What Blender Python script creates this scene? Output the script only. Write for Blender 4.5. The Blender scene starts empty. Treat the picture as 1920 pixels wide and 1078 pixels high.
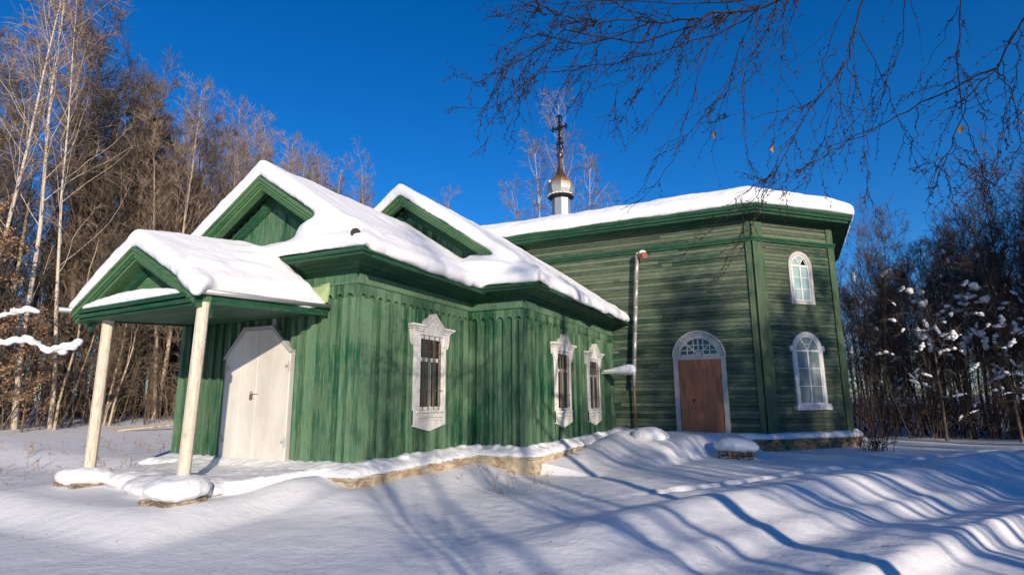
import bpy, math, random
import numpy as np
from mathutils import Vector, Matrix, noise
R = math.radians
bpy.context.scene.render.engine = 'CYCLES'
COL = bpy.context.scene.collection

# ------------------------------------------------------------------ object helpers
def tag(o, label=None, cat=None, group=None, kind=None):
    if label: o['label'] = label
    if cat: o['category'] = cat
    if group: o['group'] = group
    if kind: o['kind'] = kind
    return o

def empty(name, loc, label, cat, group=None, rz=0):
    o = bpy.data.objects.new(name, None); COL.objects.link(o)
    o.location = loc; o.rotation_euler = (0, 0, rz); o.empty_display_size = .3
    return tag(o, label, cat, group)

class MB:
    def __init__(s): s.v = []; s.f = []
    def add(s, vs, fs):
        n = len(s.v); s.v.extend([tuple(v) for v in vs]); s.f.extend([tuple(i + n for i in f) for f in fs]); return s
    def box(s, a, b):
        (x0, y0, z0), (x1, y1, z1) = a, b
        return s.add([(x0,y0,z0),(x1,y0,z0),(x1,y1,z0),(x0,y1,z0),(x0,y0,z1),(x1,y0,z1),(x1,y1,z1),(x0,y1,z1)],
                     [(0,3,2,1),(4,5,6,7),(0,1,5,4),(1,2,6,5),(2,3,7,6),(3,0,4,7)])
    def loft(s, A, B):                      # closed prism between two equal rings
        n = len(A)
        return s.add(list(A) + list(B), [tuple(range(n))[::-1], tuple(range(n, 2*n))] +
                     [(i, (i+1) % n, n + (i+1) % n, n + i) for i in range(n)])
    def tube(s, path, rad, sides=6, cap=True):
        path = [Vector(p) for p in path]; n = len(path)
        if not hasattr(rad, '__len__'): rad = [rad]*n
        vs = []; up = Vector((.31, .17, .93)).normalized()
        for i, p in enumerate(path):
            d = (path[min(i+1, n-1)] - path[max(i-1, 0)]).normalized()
            a = d.cross(up)
            if a.length < .05: a = d.cross(Vector((1, 0, 0)))
            a.normalize(); b = d.cross(a)
            for k in range(sides):
                t = 2*math.pi*k/sides
                vs.append(p + (a*math.cos(t) + b*math.sin(t))*rad[i])
        fs = [(i*sides+k, i*sides+(k+1) % sides, (i+1)*sides+(k+1) % sides, (i+1)*sides+k) for i in range(n-1) for k in range(sides)]
        if cap: fs += [tuple(range(sides))[::-1], tuple((n-1)*sides+k for k in range(sides))]
        return s.add(vs, fs)
    def lathe(s, c, prof, sides=8, rot=0):   # prof: (r, z)
        vs = []; n = len(prof)
        for r, z in prof:
            for k in range(sides):
                t = rot + 2*math.pi*k/sides
                vs.append((c[0] + r*math.cos(t), c[1] + r*math.sin(t), c[2] + z))
        fs = [(i*sides+k, i*sides+(k+1) % sides, (i+1)*sides+(k+1) % sides, (i+1)*sides+k) for i in range(n-1) for k in range(sides)]
        fs += [tuple(range(sides))[::-1], tuple((n-1)*sides+k for k in range(sides))]
        return s.add(vs, fs)
    def blob(s, c, r, seg=12, rings=8):
        if not hasattr(r, '__len__'): r = (r, r, r)
        prof = [(max(1e-3, math.sin(math.pi*i/rings)), -math.cos(math.pi*i/rings)) for i in range(rings+1)]
        m = MB().lathe((0, 0, 0), prof, seg)
        return s.add([(c[0]+v[0]*r[0], c[1]+v[1]*r[1], c[2]+v[2]*r[2]) for v in m.v], m.f)
    def build(s, name, mat, parent=None, smooth=False, bevel=0, grand=None):
        o0 = Vector((0, 0, 0))
        q = parent
        while q is not None: o0 += q.location; q = q.parent
        me = bpy.data.meshes.new(name)
        me.from_pydata([(v[0]-o0.x, v[1]-o0.y, v[2]-o0.z) for v in s.v], [], s.f); me.update()
        me.materials.append(mat)
        if smooth: me.polygons.foreach_set('use_smooth', [True]*len(me.polygons))
        o = bpy.data.objects.new(name, me); COL.objects.link(o)
        if parent is not None: o.parent = parent
        if bevel:
            b = o.modifiers.new('bevel', 'BEVEL'); b.width = bevel; b.segments = 1; b.limit_method = 'ANGLE'
        return o

def snowify(o, voxel, smooth=10, amp=.05, scale=.5, amp2=0, scale2=.15):
    r = o.modifiers.new('remesh', 'REMESH'); r.mode = 'VOXEL'; r.voxel_size = voxel; r.use_smooth_shade = True
    m = o.modifiers.new('smooth', 'SMOOTH'); m.factor = .6; m.iterations = smooth
    for a, sc in ((amp, scale), (amp2, scale2)):
        if a:
            t = bpy.data.textures.new('snow_noise', 'CLOUDS'); t.noise_scale = sc; t.noise_depth = 2
            d = o.modifiers.new('disp', 'DISPLACE'); d.texture = t; d.strength = a; d.mid_level = .5; d.texture_coords = 'GLOBAL'
    return o

# ------------------------------------------------------------------ materials
def mat(name, col, rough=.6, metal=0, spec=.5):
    m = bpy.data.materials.new(name); m.use_nodes = True
    b = m.node_tree.nodes['Principled BSDF']
    b.inputs['Base Color'].default_value = (*col, 1); b.inputs['Roughness'].default_value = rough
    b.inputs['Metallic'].default_value = metal; b.inputs['Specular IOR Level'].default_value = spec
    return m
class NT:
    def __init__(s, m): s.m = m; s.t = m.node_tree; s.b = s.t.nodes['Principled BSDF']
    def n(s, typ, **kw):
        x = s.t.nodes.new(typ)
        for k, v in kw.items():
            if k[0] == '_': x.inputs[k[1:].replace('_', ' ')].default_value = v
            else: setattr(x, k, v)
        return x
    def l(s, a, b): s.t.links.new(a, b)
    def pos(s): return s.n('ShaderNodeNewGeometry').outputs['Position']
    def mapv(s, v, scale, loc=(0, 0, 0)):
        m = s.n('ShaderNodeMapping'); m.inputs['Scale'].default_value = scale; m.inputs['Location'].default_value = loc
        s.l(v, m.inputs['Vector']); return m.outputs[0]
    def noise(s, v, scale, detail=4, rough=.6):
        x = s.n('ShaderNodeTexNoise'); x.inputs['Scale'].default_value = scale; x.inputs['Detail'].default_value = detail
        x.inputs['Roughness'].default_value = rough; s.l(v, x.inputs['Vector']); return x.outputs['Fac']
    def ramp(s, v, stops):
        x = s.n('ShaderNodeValToRGB'); e = x.color_ramp.elements
        while len(e) < len(stops): e.new(.5)
        for i, (p, c) in enumerate(stops): e[i].position = p; e[i].color = (*c, 1) if hasattr(c, '__len__') else (c, c, c, 1)
        s.l(v, x.inputs[0]); return x.outputs[0]
    def mix(s, f, a, b, mode='MIX'):
        x = s.n('ShaderNodeMix', data_type='RGBA', blend_type=mode)
        for sock, v in ((x.inputs[0], f), (x.inputs[6], a), (x.inputs[7], b)):
            if isinstance(v, (int, float)): sock.default_value = v if sock is x.inputs[0] else (v, v, v, 1)
            elif isinstance(v, tuple): sock.default_value = (*v, 1)
            else: s.l(v, sock)
        return x.outputs[2]
    def math(s, op, a, b=0.0):
        x = s.n('ShaderNodeMath', operation=op)
        for i, v in enumerate((a, b)):
            if isinstance(v, (int, float)): x.inputs[i].default_value = v
            else: s.l(v, x.inputs[i])
        return x.outputs[0]
    def bump(s, h, strength=.4, dist=.01):
        x = s.n('ShaderNodeBump'); x.inputs['Strength'].default_value = strength; x.inputs['Distance'].default_value = dist
        s.l(h, x.inputs['Height']); s.l(x.outputs[0], s.b.inputs['Normal'])

def paint_wood(name, base, worn, bare, axis='z', amount=.5, pitch=.12, var=.35, patch=.5):
    """painted, weathered boards; grain runs along axis ('z' upright, 'u' level)."""
    m = mat(name, base, .62, 0, .3); t = NT(m); p = t.pos()
    sep = t.n('ShaderNodeSeparateXYZ'); t.l(p, sep.inputs[0])
    u = t.math('ADD', sep.outputs[0], sep.outputs[1]); z = sep.outputs[2]
    cmb = t.n('ShaderNodeCombineXYZ')
    a, b = (u, z) if axis == 'z' else (z, u)          # a across the grain, b along it
    t.l(t.math('MULTIPLY', a, 22.0), cmb.inputs[0]); t.l(t.math('MULTIPLY', b, 2.0), cmb.inputs[1])
    isl = t.n('ShaderNodeNewGeometry').outputs['Random Per Island']     # every board is an island of its own
    t.l(t.math('MULTIPLY', isl, 30.0), cmb.inputs[2])
    g1 = t.noise(cmb.outputs[0], 1.0, 5, .65)
    g2 = t.noise(cmb.outputs[0], 3.3, 4, .7)
    big = t.noise(p, patch, 3, .55)
    w = t.math('ADD', t.math('MULTIPLY', g1, .75), t.math('MULTIPLY', big, .75))
    w = t.math('ADD', w, t.math('MULTIPLY', isl, .2))
    wf = t.ramp(w, [(.81 - amount*.28, 0.0), (1.02 - amount*.22, 1.0)])
    c = t.mix(wf, base, worn)
    sc = t.math('ADD', t.math('MULTIPLY', g2, .8), t.math('MULTIPLY', g1, .35))
    bf = t.ramp(sc, [(.635, 0.0), (.68, 1.0)])
    c = t.mix(t.math('MULTIPLY', bf, .55), c, bare)
    hv = t.n('ShaderNodeHueSaturation'); t.l(c, hv.inputs['Color'])
    t.l(t.math('ADD', t.math('MULTIPLY', isl, var), 1 - var/2), hv.inputs['Value'])
    t.l(hv.outputs[0], t.b.inputs['Base Color'])
    t.bump(t.math('ADD', t.math('ADD', g1, g2), t.math('MULTIPLY', bf, -.6)), .5, .006)
    return m

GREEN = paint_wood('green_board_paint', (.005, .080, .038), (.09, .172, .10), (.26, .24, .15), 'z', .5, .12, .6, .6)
GREEN_DARK = paint_wood('green_trim_paint', (.005, .052, .025), (.018, .078, .038), (.11, .12, .07), 'u', .25, .3, .2)
GREEN_RAKE = paint_wood('green_rake_paint', (.008, .085, .032), (.07, .15, .065), (.18, .18, .11), 'u', .5, .05, .3)
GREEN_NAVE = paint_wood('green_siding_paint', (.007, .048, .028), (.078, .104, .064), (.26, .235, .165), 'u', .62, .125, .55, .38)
GREEN_PIL = paint_wood('green_pilaster_paint', (.009, .06, .030), (.065, .10, .052), (.17, .16, .1), 'z', .6, .3, .2)
GREEN_PALE = paint_wood('pale_green_tin', (.25, .4, .17), (.34, .42, .22), (.4, .3, .16), 'u', .5, 1, .1)
WHITE_WOOD = paint_wood('white_peeling_paint', (.75, .73, .69), (.62, .6, .55), (.25, .2, .15), 'z', .4, .2, .12)
WHITE_WORN = paint_wood('white_worn_paint', (.6, .6, .58), (.42, .4, .36), (.15, .12, .1), 'z', .75, .2, .2)
POST = paint_wood('whitewashed_post', (.7, .64, .54), (.5, .44, .35), (.2, .15, .1), 'z', .55, .07, .15)
def rusty(name, base, rust, amt=.5, metal=.0, rough=.45, sc=3, stretch=(1, 1, .35)):
    m = mat(name, base, rough, metal); t = NT(m); p = t.mapv(t.pos(), stretch)
    n1 = t.noise(p, sc, 6, .65); n2 = t.noise(t.pos(), 1.2, 3)
    f = t.ramp(n1, [(.62 - amt*.2, 0.0), (.8 - amt*.2, 1.0)])
    t.l(t.mix(f, t.mix(t.ramp(n2, [(.35, 0.0), (.65, 1.0)]), base, tuple(c*.86 for c in base)), rust), t.b.inputs['Base Color'])
    t.bump(n2, .3, .02); return m
DOOR_METAL = mat('cream_sheet_metal', (.62, .6, .54), .4); _t = NT(DOOR_METAL); _p = _t.pos()
_a = _t.noise(_t.mapv(_p, (1, 1, .45)), 1.6, 5, .6); _b = _t.noise(_t.mapv(_p, (6, 6, .7)), 2.2, 5, .7); _c = _t.noise(_p, 9, 4, .7)
_k = _t.mix(_t.ramp(_a, [(.35, 0.0), (.7, 1.0)]), (.66, .63, .56), (.52, .49, .43)); _k = _t.mix(_t.ramp(_b, [(.62, 0.0), (.72, .7)]), _k, (.46, .40, .31))
_t.l(_t.mix(_t.ramp(_c, [(.70, 0.0), (.74, 1.0)]), _k, (.3, .17, .1)), _t.b.inputs['Base Color']); _t.bump(_t.noise(_p, 1.8, 2, .5), .5, .05)
DOOR_TRIM = rusty('grey_metal_trim', (.4, .4, .39), (.28, .24, .2), .3, .0, .5)
DOOR_BROWN = rusty('brown_door_paint', (.42, .13, .042), (.22, .055, .02), .7, 0, .42, 2.2, (3, 3, .5))
GALV = rusty('galvanised_tin', (.52, .52, .5), (.3, .26, .2), .3, .6, .38)
DOME = mat('dome_tin', (.6, .58, .5), .35, .7)
_t = NT(DOME); _s = _t.n('ShaderNodeSeparateXYZ'); _t.l(_t.pos(), _s.inputs[0])
_nz = _t.noise(_t.mapv(_t.pos(), (5, 5, 1.2)), 1.4, 4)
_h = _t.math('ADD', _t.math('MULTIPLY', _t.math('SUBTRACT', _s.outputs[2], 11.05), .8), _t.math('MULTIPLY', _nz, .7))
_t.l(_t.ramp(_h, [(.3, (.62, .6, .52)), (.62, (.5, .28, .12)), (.85, (.3, .13, .04)), (1.0, (.12, .09, .06))]), _t.b.inputs['Base Color'])
RUSTPIPE = rusty('rusty_stove_pipe', (.5, .46, .43), (.16, .04, .03), .5, .5, .32, 1.2)
BRICKRED = mat('chimney_cap', (.3, .09, .06), .8)
IRON = mat('black_iron', (.015, .013, .012), .5, .4)
BAR = rusty('rusty_bar', (.12, .1, .09), (.2, .07, .03), .5)
GLASS_DARK = mat('dark_window_glass', (.022, .016, .013), .08, 0, .6)
GLASS_PALE = rusty('dusty_window_glass', (.2, .25, .25), (.42, .46, .43), .5, 0, .12, 1.2, (1, 1, 1))
GLASS_CYAN = rusty('milky_window_glass', (.3, .45, .45), (.45, .52, .45), .5, 0, .15, 1.5, (1, 1, 1))
HOLE = mat('black_hole', (.004, .004, .004), .9, 0, .1)
def masonry(name, a, b, c):
    m = mat(name, a, .9, 0, .2); t = NT(m); p = t.pos()
    n1 = t.noise(p, 3.2, 6, .7); n2 = t.noise(t.mapv(p, (1, 1, 2.5), (5, 2, 1)), 6, 5, .6)
    t.l(t.mix(t.ramp(n2, [(.5, 0.0), (.6, 1.0)]), t.mix(t.ramp(n1, [(.42, 0.0), (.56, 1.0)]), a, b), c), t.b.inputs['Base Color'])
    t.bump(t.math('ADD', n1, n2), .8, .04); return m
PLASTER = masonry('flaking_pink_plaster', (.5, .42, .29), (.36, .24, .15), (.56, .49, .36))
PLINTH = masonry('old_plinth_brick', (.4, .24, .14), (.22, .15, .09), (.03, .09, .035))
BRICK = masonry('sooty_brick', (.2, .13, .08), (.05, .04, .035), (.45, .42, .36))
STONE = masonry('rough_grey_stone', (.25, .2, .14), (.13, .1, .075), (.36, .31, .25))

def snow_mat(name, bumpy=.35):
    m = mat(name, (.86, .86, .87), .55, 0, .35); t = NT(m); p = t.pos()
    b = t.b; b.inputs['Subsurface Weight'].default_value = 0
    n0 = t.noise(p, .35, 3); n1 = t.noise(p, 2.2, 5, .55); n2 = t.noise(p, 14, 5, .7); n3 = t.noise(p, 120, 2, .6)
    t.l(t.mix(n0, (.82, .82, .825), (.76, .765, .78)), b.inputs['Base Color'])
    h = t.math('ADD', t.math('ADD', t.math('MULTIPLY', n1, 1.0), t.math('MULTIPLY', n2, .22)), t.math('MULTIPLY', n3, .05))
    t.bump(h, bumpy, .12)
    vo = t.n('ShaderNodeTexVoronoi'); vo.inputs['Scale'].default_value = 55; t.l(p, vo.inputs['Vector'])
    sp = t.ramp(vo.outputs['Color'], [(.965, .6), (.98, .08)])
    t.l(sp, b.inputs['Roughness']); return m
SNOW = snow_mat('settled_snow', .3)
SNOW_ROOF = snow_mat('roof_snow', .30)

def bark(name, a, b, sc=6, stretch=(1, 1, .3), thr=.5):
    m = mat(name, a, .85, 0, .2); t = NT(m); n1 = t.noise(t.mapv(t.pos(), stretch), sc, 5, .65)
    t.l(t.mix(t.ramp(n1, [(thr-.06, 0.0), (thr+.06, 1.0)]), a, b), t.b.inputs['Base Color']); t.bump(n1, .5, .02); return m
BIRCH = bark('birch_bark', (.52, .45, .36), (.2, .15, .11), 5, (.7, .7, 2.2), .62)
ASPEN = bark('aspen_bark', (.42, .34, .24), (.2, .15, .1), 5, (1, 1, .5), .55)
BROWN = bark('brown_bark', (.17, .12, .08), (.09, .065, .045))
TWIG = bark('brown_twigs', (.16, .12, .085), (.085, .065, .05), 2, (1, 1, 1))
BIRCHTWIG = bark('birch_twigs', (.26, .2, .17), (.14, .1, .085), 2, (1, 1, 1))
TWIG_PALE = bark('pale_birch_twigs', (.3, .23, .17), (.16, .11, .09), 2, (1, 1, 1))
TWIG_DARK = bark('dark_twigs', (.10, .075, .065), (.06, .045, .04), 2, (1, 1, 1))
NEARBARK = bark('near_twig_bark', (.038, .026, .022), (.02, .015, .013), 9, (1, 1, 1))
LEAF = mat('dead_brown_leaf', (.36, .2, .1), .7)
LEAF2 = mat('dead_dry_leaf', (.4, .24, .1), .7)
WEED = mat('dry_weed', (.22, .14, .07), .8)

# ------------------------------------------------------------------ ground
rng = random.Random(5)
def sm(a, b, x):
    t = max(0.0, min(1.0, (x-a)/(b-a))); return t*t*(3-2*t)
def nz(x, y, s, o=0): return noise.noise(Vector((x*s, y*s, o)))
def lerp_tab(tab, s):
    if s <= tab[0][0]: return tab[0][1]
    for (a, va), (b, vb) in zip(tab, tab[1:]):
        if s <= b: return va + (vb-va)*sm(a, b, s)
    return tab[-1][1]
BANK = [(-10.5, 0), (-8.6, .03), (-7.2, .05), (-6.1, .24), (-5.2, .02), (-4.7, -.12), (-4.1, -.05), (-3.75, 0.0), (-3.45, -.22),
        (-2.7, -.24), (-2.1, -.04), (-1.2, -.02), (0, -.18), (1.2, -.2), (2.5, .1), (5, .15), (9, .05)]
def ground(x, y):
    z = -.42 + .10*nz(x, y, .12, 3) + .05*nz(x, y, .45, 7)
    s = .83*x - .56*y + .25*nz(x, y, .25, 11); t = .56*x + .83*y
    k = sm(1.5, 6.5, t)*(1 - sm(26, 38, t))
    lump = 1 + .5*nz(t, s*.4, .55, 20)
    z += lerp_tab(BANK, s - .35*(1-sm(4, 9, t)))*k*lump
    e = math.exp(-((s+3.72)/.12)**2)
    z += e*k*(.05*max(0, nz(t, 0, 3.1, 31)) + .03*nz(t, s, 6, 5))
    # narrow animal trail
    st = s + 7.65 + .15*nz(t, 0, .5, 9)
    z += k*sm(6.3, 8.3, t)*(-.06*math.exp(-(st/.09)**2)*(1+.6*math.sin(t*11+3*nz(t,0,.7,1))) + .03*math.exp(-((st+.2)/.09)**2)*(1+nz(t, s, 3, 2)*1.5))
    if -4.5 < x < 4.5 and 6 < y < 18:
        z += .035*k*max(0, nz(x, y, 1.9, 51)-.32)*-2 + .010*nz(x, y, 5.5, 60)
    # mound in front of the nave door
    mx = sm(-5.5, -4.4, x)*(1-sm(-1.35, -.6, x+.25*(y-18)))
    q = sm(-3.2, -2.1, x); f = mx*sm(13.2+3.9*q, 17.4+1.6*q, y)
    z = z*(1-f) + (.11 - .03*abs(x+3.5))*f
    # banked up against the narthex walls
    d = max(-7.0-.1-x, x+3.0, 11-y, y-20, 0)
    z += .10*sm(14, 17, y)*(1-sm(0, 1.2, max(0, x+5.0)))
    # around the porch
    dp = max(abs(x+9.3)-1.9, 5.0-y, 0)
    if y < 8.3: z = z + (.235)*(1-sm(0, .8, dp))
    dn = max(x+7.0 if y < 12.28 else x+5.58, 7.2-y, 0) if y < 19 else 9
    z += .21*(1-sm(.3, 1.8, dn))*sm(7.5, 9, y) + .27*math.exp(-(((x+6.7)/1.0)**2 + ((y-7.4)/.9)**2))
    # rises towards the left hand wood
    z += .55*sm(12, 26, -x - .15*y)
    far = math.hypot(x, y)
    z += .5*sm(60, 200, far)
    return z
def axis(lo, hi, step, far):
    a = list(np.arange(lo, hi, step)); st = step; v = hi; out = []
    while v < far: out.append(v); st *= 1.22; v += st
    st = step; v = lo; low = []
    while v > -far:
        st *= 1.22; v -= st; low.append(v)
    return low[::-1] + a + out
gx = axis(-13, 7.5, .085, 700); gy = axis(2.5, 21, .085, 700)
nx, ny = len(gx), len(gy)
vs = [(x, y, ground(x, y)) for y in gy for x in gx]
fs = [(j*nx+i, j*nx+i+1, (j+1)*nx+i+1, (j+1)*nx+i) for j in range(ny-1) for i in range(nx-1)]
g = MB(); g.v = vs; g.f = fs
tag(g.build('snowy_ground', SNOW, smooth=True), kind='structure')

# ------------------------------------------------------------------ church
AX = -9.32
XL, XA, XW, XC = -11.65, -7.0, -13.06, -5.58
YA, YB, YD = 8.11, 12.28, 19.59
church = empty('church', (AX, YA, 0), 'old green wooden church with thick snow on its gabled roofs, porch and small tin cupola', 'church')

class Fr:                                   # frame of a wall: u along, z up, d outward
    def __init__(s, o, u): s.o = Vector((o[0], o[1], 0)); s.u = Vector((u[0], u[1], 0)).normalized(); s.n = Vector((s.u.y, -s.u.x, 0))
    def P(s, u, z, d=0): return s.o + s.u*u + s.n*d + Vector((0, 0, z))
    def box(s, mb, u0, u1, z0, z1, d0, d1):
        mb.loft([s.P(u0, z0, d0), s.P(u1, z0, d0), s.P(u1, z1, d0), s.P(u0, z1, d0)],
                [s.P(u0, z0, d1), s.P(u1, z0, d1), s.P(u1, z1, d1), s.P(u0, z1, d1)])
    def poly(s, mb, pts, d0, d1): mb.loft([s.P(u, z, d0) for u, z in pts], [s.P(u, z, d1) for u, z in pts])
    def ring(s, mb, outer, inner, d0, d1, closed=True):
        n = len(outer); vs = [s.P(u, z, d) for d in (d0, d1) for L in (outer, inner) for u, z in L]
        fs = []; N = n if closed else n-1
        for i in range(N):
            j = (i+1) % n
            fs += [(2*n+i, 2*n+j, 3*n+j, 3*n+i), (i, n+i, n+j, j), (i, j, 2*n+j, 2*n+i), (n+i, 3*n+i, 3*n+j, n+j)]
        if not closed: fs += [(0, 2*n, 3*n, n), (n-1, 2*n-1, 4*n-1, 3*n-1)]
        mb.add(vs, fs)
    def bar(s, mb, a, b, w, d0, d1):        # straight bar between two (u,z)
        dx, dz = b[0]-a[0], b[1]-a[1]; L = math.hypot(dx, dz); px, pz = -dz/L*w/2, dx/L*w/2
        s.poly(mb, [(a[0]+px, a[1]+pz), (b[0]+px, b[1]+pz), (b[0]-px, b[1]-pz), (a[0]-px, a[1]-pz)], d0, d1)
    def tube(s, mb, pts, r, sides=5): mb.tube([s.P(*p) for p in pts], r, sides)

ZF = 3.40                                    # top of the narthex walls
def batten_wall(o, u, length, zbot=0.0):
    fr = Fr(o, u); mb = MB()
    fr.box(mb, .03, length-.03, zbot-.05, ZF+.25, -.15, -.045)
    x = 0; i = 0                             # backing boards
    while x < length-.001:
        w = min(.12, length-x); t = rng.uniform(-.004, .004)
        fr.box(mb, x+.006, x+w-.006, zbot+rng.uniform(-.03, .01), ZF-.05, -.045, t-.006); x += w
    n = max(1, round(length/.24)); p = length/n; wb = .075; zs = ZF-.40; zl = ZF-.13; r = (p-wb)/2
    for k in range(n):
        a = k*p
        arch = [(a+p/2 - r*math.cos(math.pi*j/10), zs + r*.95*math.sin(math.pi*j/10)) for j in range(11)]
        fr.poly(mb, [(a, zl), (a, zs)] + arch + [(a+p, zs), (a+p, zl)], .002, .058)
        if k: fr.box(mb, a-wb/2+rng.uniform(-.004, .004), a+wb/2+rng.uniform(-.006, .006), zbot+rng.uniform(-.02, .02), zs-.001, .002, .052+rng.uniform(0, .006))
    fr.box(mb, .0, .09, zbot, zs-.001, .002, .06); fr.box(mb, length-.09, length, zbot, zs-.001, .002, .06)
    fr.box(mb, -.02, length+.02, zl+.004, ZF+.1, .0, .068)
    fr.box(mb, -.02, length+.02, zl-.018, zl+.002, .0, .08)
    return mb, fr
walls = MB()
for o, u, L in [((XL, YA), (1, 0), XA-XL), ((XA, YA), (0, 1), YB-YA), ((XA, YB), (1, 0), XC-XA), ((XC, YB), (0, 1), YD-YB),
                ((XW, YB), (1, 0), XL-XW), ((XL, YB), (0, -1), YB-YA), ((XW, YD), (0, -1), YD-YB)]:
    mb, _ = batten_wall(o, u, L); walls.add(mb.v, mb.f)
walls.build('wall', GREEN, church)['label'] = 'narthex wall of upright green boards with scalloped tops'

# cornice swept along a plan path (outside on the right hand side of travel)
def sweep(path, prof, closed=False):
    n = len(path); mb = MB(); rings = []
    for i, p in enumerate(path):
        p = Vector(p)
        a = Vector(path[i-1]) if (i or closed) else None; b = Vector(path[(i+1) % n]) if (i < n-1 or closed) else None
        d1 = (p-a).normalized() if a is not None else (b-p).normalized()
        d2 = (b-p).normalized() if b is not None else d1
        n1 = Vector((d1.y, -d1.x)); n2 = Vector((d2.y, -d2.x)); m = (n1+n2)/(1+n1.dot(n2))
        rings.append([(p.x+m.x*o, p.y+m.y*o, z) for o, z in prof])
    k = len(prof); vs = [v for r in rings for v in r]; fs = []
    for i in range(n if closed else n-1):
        j = (i+1) % n
        fs += [(i*k+q, j*k+q, j*k+(q+1) % k, i*k+(q+1) % k) for q in range(k)]
    if not closed: fs += [tuple(range(k)), tuple((n-1)*k+q for q in range(k))[::-1]]
    return mb.add(vs, fs)
npath = [(XW, YD), (XW, YB), (XL, YB), (XL, YA), (XA, YA), (XA, YB), (XC, YB), (XC, YD)]
prof = [(-.02, 3.39), (.05, 3.39), (.055, 3.44), (.09, 3.45), (.10, 3.50), (.15, 3.51), (.17, 3.56), (.24, 3.58), (.28, 3.605), (.60, 3.615), (.615, 3.655), (.655, 3.66), (.66, 3.70), (-.02, 3.72)]
sweep(npath, prof).build('eave_cornice', GREEN_DARK, church)

# roofs of the narthex
SL = .665
def zr1(x): return 5.62 - SL*abs(x-AX)
def zr2(x): return 6.68 - .682*abs(x-AX)
def slope_roof(mb, zf, half, y0, y1, th=.07):
    for s in (-1, 1):
        a = [(AX, y0, zf(AX)), (AX+s*half, y0, zf(AX+half)), (AX+s*half, y0, zf(AX+half)-th), (AX, y0, zf(AX)-th)]
        mb.loft(a, [(x, y1, z) for x, _, z in a])
roof = MB()
slope_roof(roof, zr1, XA+.66-AX, 7.75, 12.6)
slope_roof(roof, zr2, XC+.66-AX, 12.33, YD+.0)
def pent(mb, secs, y0, z0, th=.05):        # secs: (x, y1, z1) cross sections, hipped towards the ends
    for (xa, ya, za), (xb, yb, zb) in zip(secs, secs[1:]):
        a = [(xa, y0, z0), (xa, ya, za), (xa, ya, za-th), (xa, y0, z0-th)]
        mb.loft(a, [(xb, y0, z0), (xb, yb, zb), (xb, yb, zb-th), (xb, y0, z0-th)])
pent(roof, [(XL-.66, YA-.6, 3.75), (XL+.1, YA+.1, 4.2), (XA-.1, YA+.1, 4.2), (XA+.66, YA-.6, 3.75)], YA-.665, 3.725)
pent(roof, [(XA-.2, YB+.4, 4.4), (XC-.2, YB+.3, 4.3), (XC+.66, YB-.6, 3.75)], YB-.665, 3.725)
pent(roof, [(XW-.66, YB-.6, 3.75), (XW+.2, YB+.3, 4.3), (XL+.2, YB+.4, 4.4)], YB-.665, 3.725)
rf = roof.build('roof', GREEN_DARK, church)

def gable(y_front, y_tymp, zf, zbase, wood_top, name):
    """molded rake boards under the roof edge and a boarded tympanum behind."""
    mb = MB(); F = Fr((AX, y_front), (1, 0)); half = (wood_top - zbase)/.67
    sl = .67
    def rake(off_a, off_b, d0, d1):
        for s in (-1, 1):
            pts = [(0, wood_top-off_a), (s*half, wood_top-off_a-sl*half), (s*half, wood_top-off_b-sl*half), (0, wood_top-off_b)]
            F.poly(mb, pts, d0, d1)
    rake(.0, .07, -.2, .03); rake(.07, .14, -.2, .0); rake(.14, .21, -.2, -.035); rake(.21, .26, -.2, -.06)
    rk = mb.build('rake_board', GREEN_RAKE, church)
    mb = MB(); T = Fr((AX, y_tymp), (1, 0))
    x = -half
    while x < half:                        # upright boards
        w = .16; c = x+w/2; zt = wood_top-.12-sl*abs(c)
        if zt > zbase-.3: T.box(mb, x+.004, x+w-.004, zbase-.5, zt, -.06, rng.uniform(-.004, .004))
        x += w
    mb.build('tympanum', GREEN, church)
    mb = MB()
    for s in (-1, 1):
        T.poly(mb, [(0, wood_top-.26), (s*half, wood_top-.26-sl*half), (s*half, wood_top-.46-sl*half), (0, wood_top-.46)], .008, .05)
        T.poly(mb, [(0, wood_top-.46), (s*half, wood_top-.46-sl*half), (s*half, wood_top-.50-sl*half), (0, wood_top-.50)], .008, .03)
    mb.build('tympanum_trim', GREEN_DARK, church)
gable(7.75, 8.22, zr1, 4.0, 5.60, 'g1')
gable(12.33, 12.80, zr2, 4.4, 6.66, 'g2')

# snow on the narthex roofs
sn = MB()
def snow_slopes(mb, zf, half, y0, y1, th, drop=.0):
    xs = [-half, -half*.5, 0, half*.5, half]
    top = [(AX+x, zf(AX+x)+th*(1.0 if abs(x) < half else .8)) for x in xs]; bot = [(AX+x, zf(AX+x)+.0) for x in xs]
    ring = top + bot[::-1]
    mb.loft([(x, y0, z) for x, z in ring], [(x, y1, z) for x, z in ring])
snow_slopes(sn, zr1, XA+.70-AX, 7.70, 12.7, .36)
snow_slopes(sn, zr2, XC+.70-AX, 12.28, 19.5, .36)
def pent_snow(mb, secs, y0, z0, t0, t1):
    for (xa, ya, za, ta), (xb, yb, zb, tb) in zip(secs, secs[1:]):
        mb.loft([(xa, y0, z0), (xa, ya, za), (xa, ya, za+t1*ta), (xa, (y0+ya)/2, (z0+za)/2+(t0+t1)/2*ta+.03), (xa, y0, z0+t0*ta)],
                [(xb, y0, z0), (xb, yb, zb), (xb, yb, zb+t1*tb), (xb, (y0+yb)/2, (z0+zb)/2+(t0+t1)/2*tb+.03), (xb, y0, z0+t0*tb)])
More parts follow.
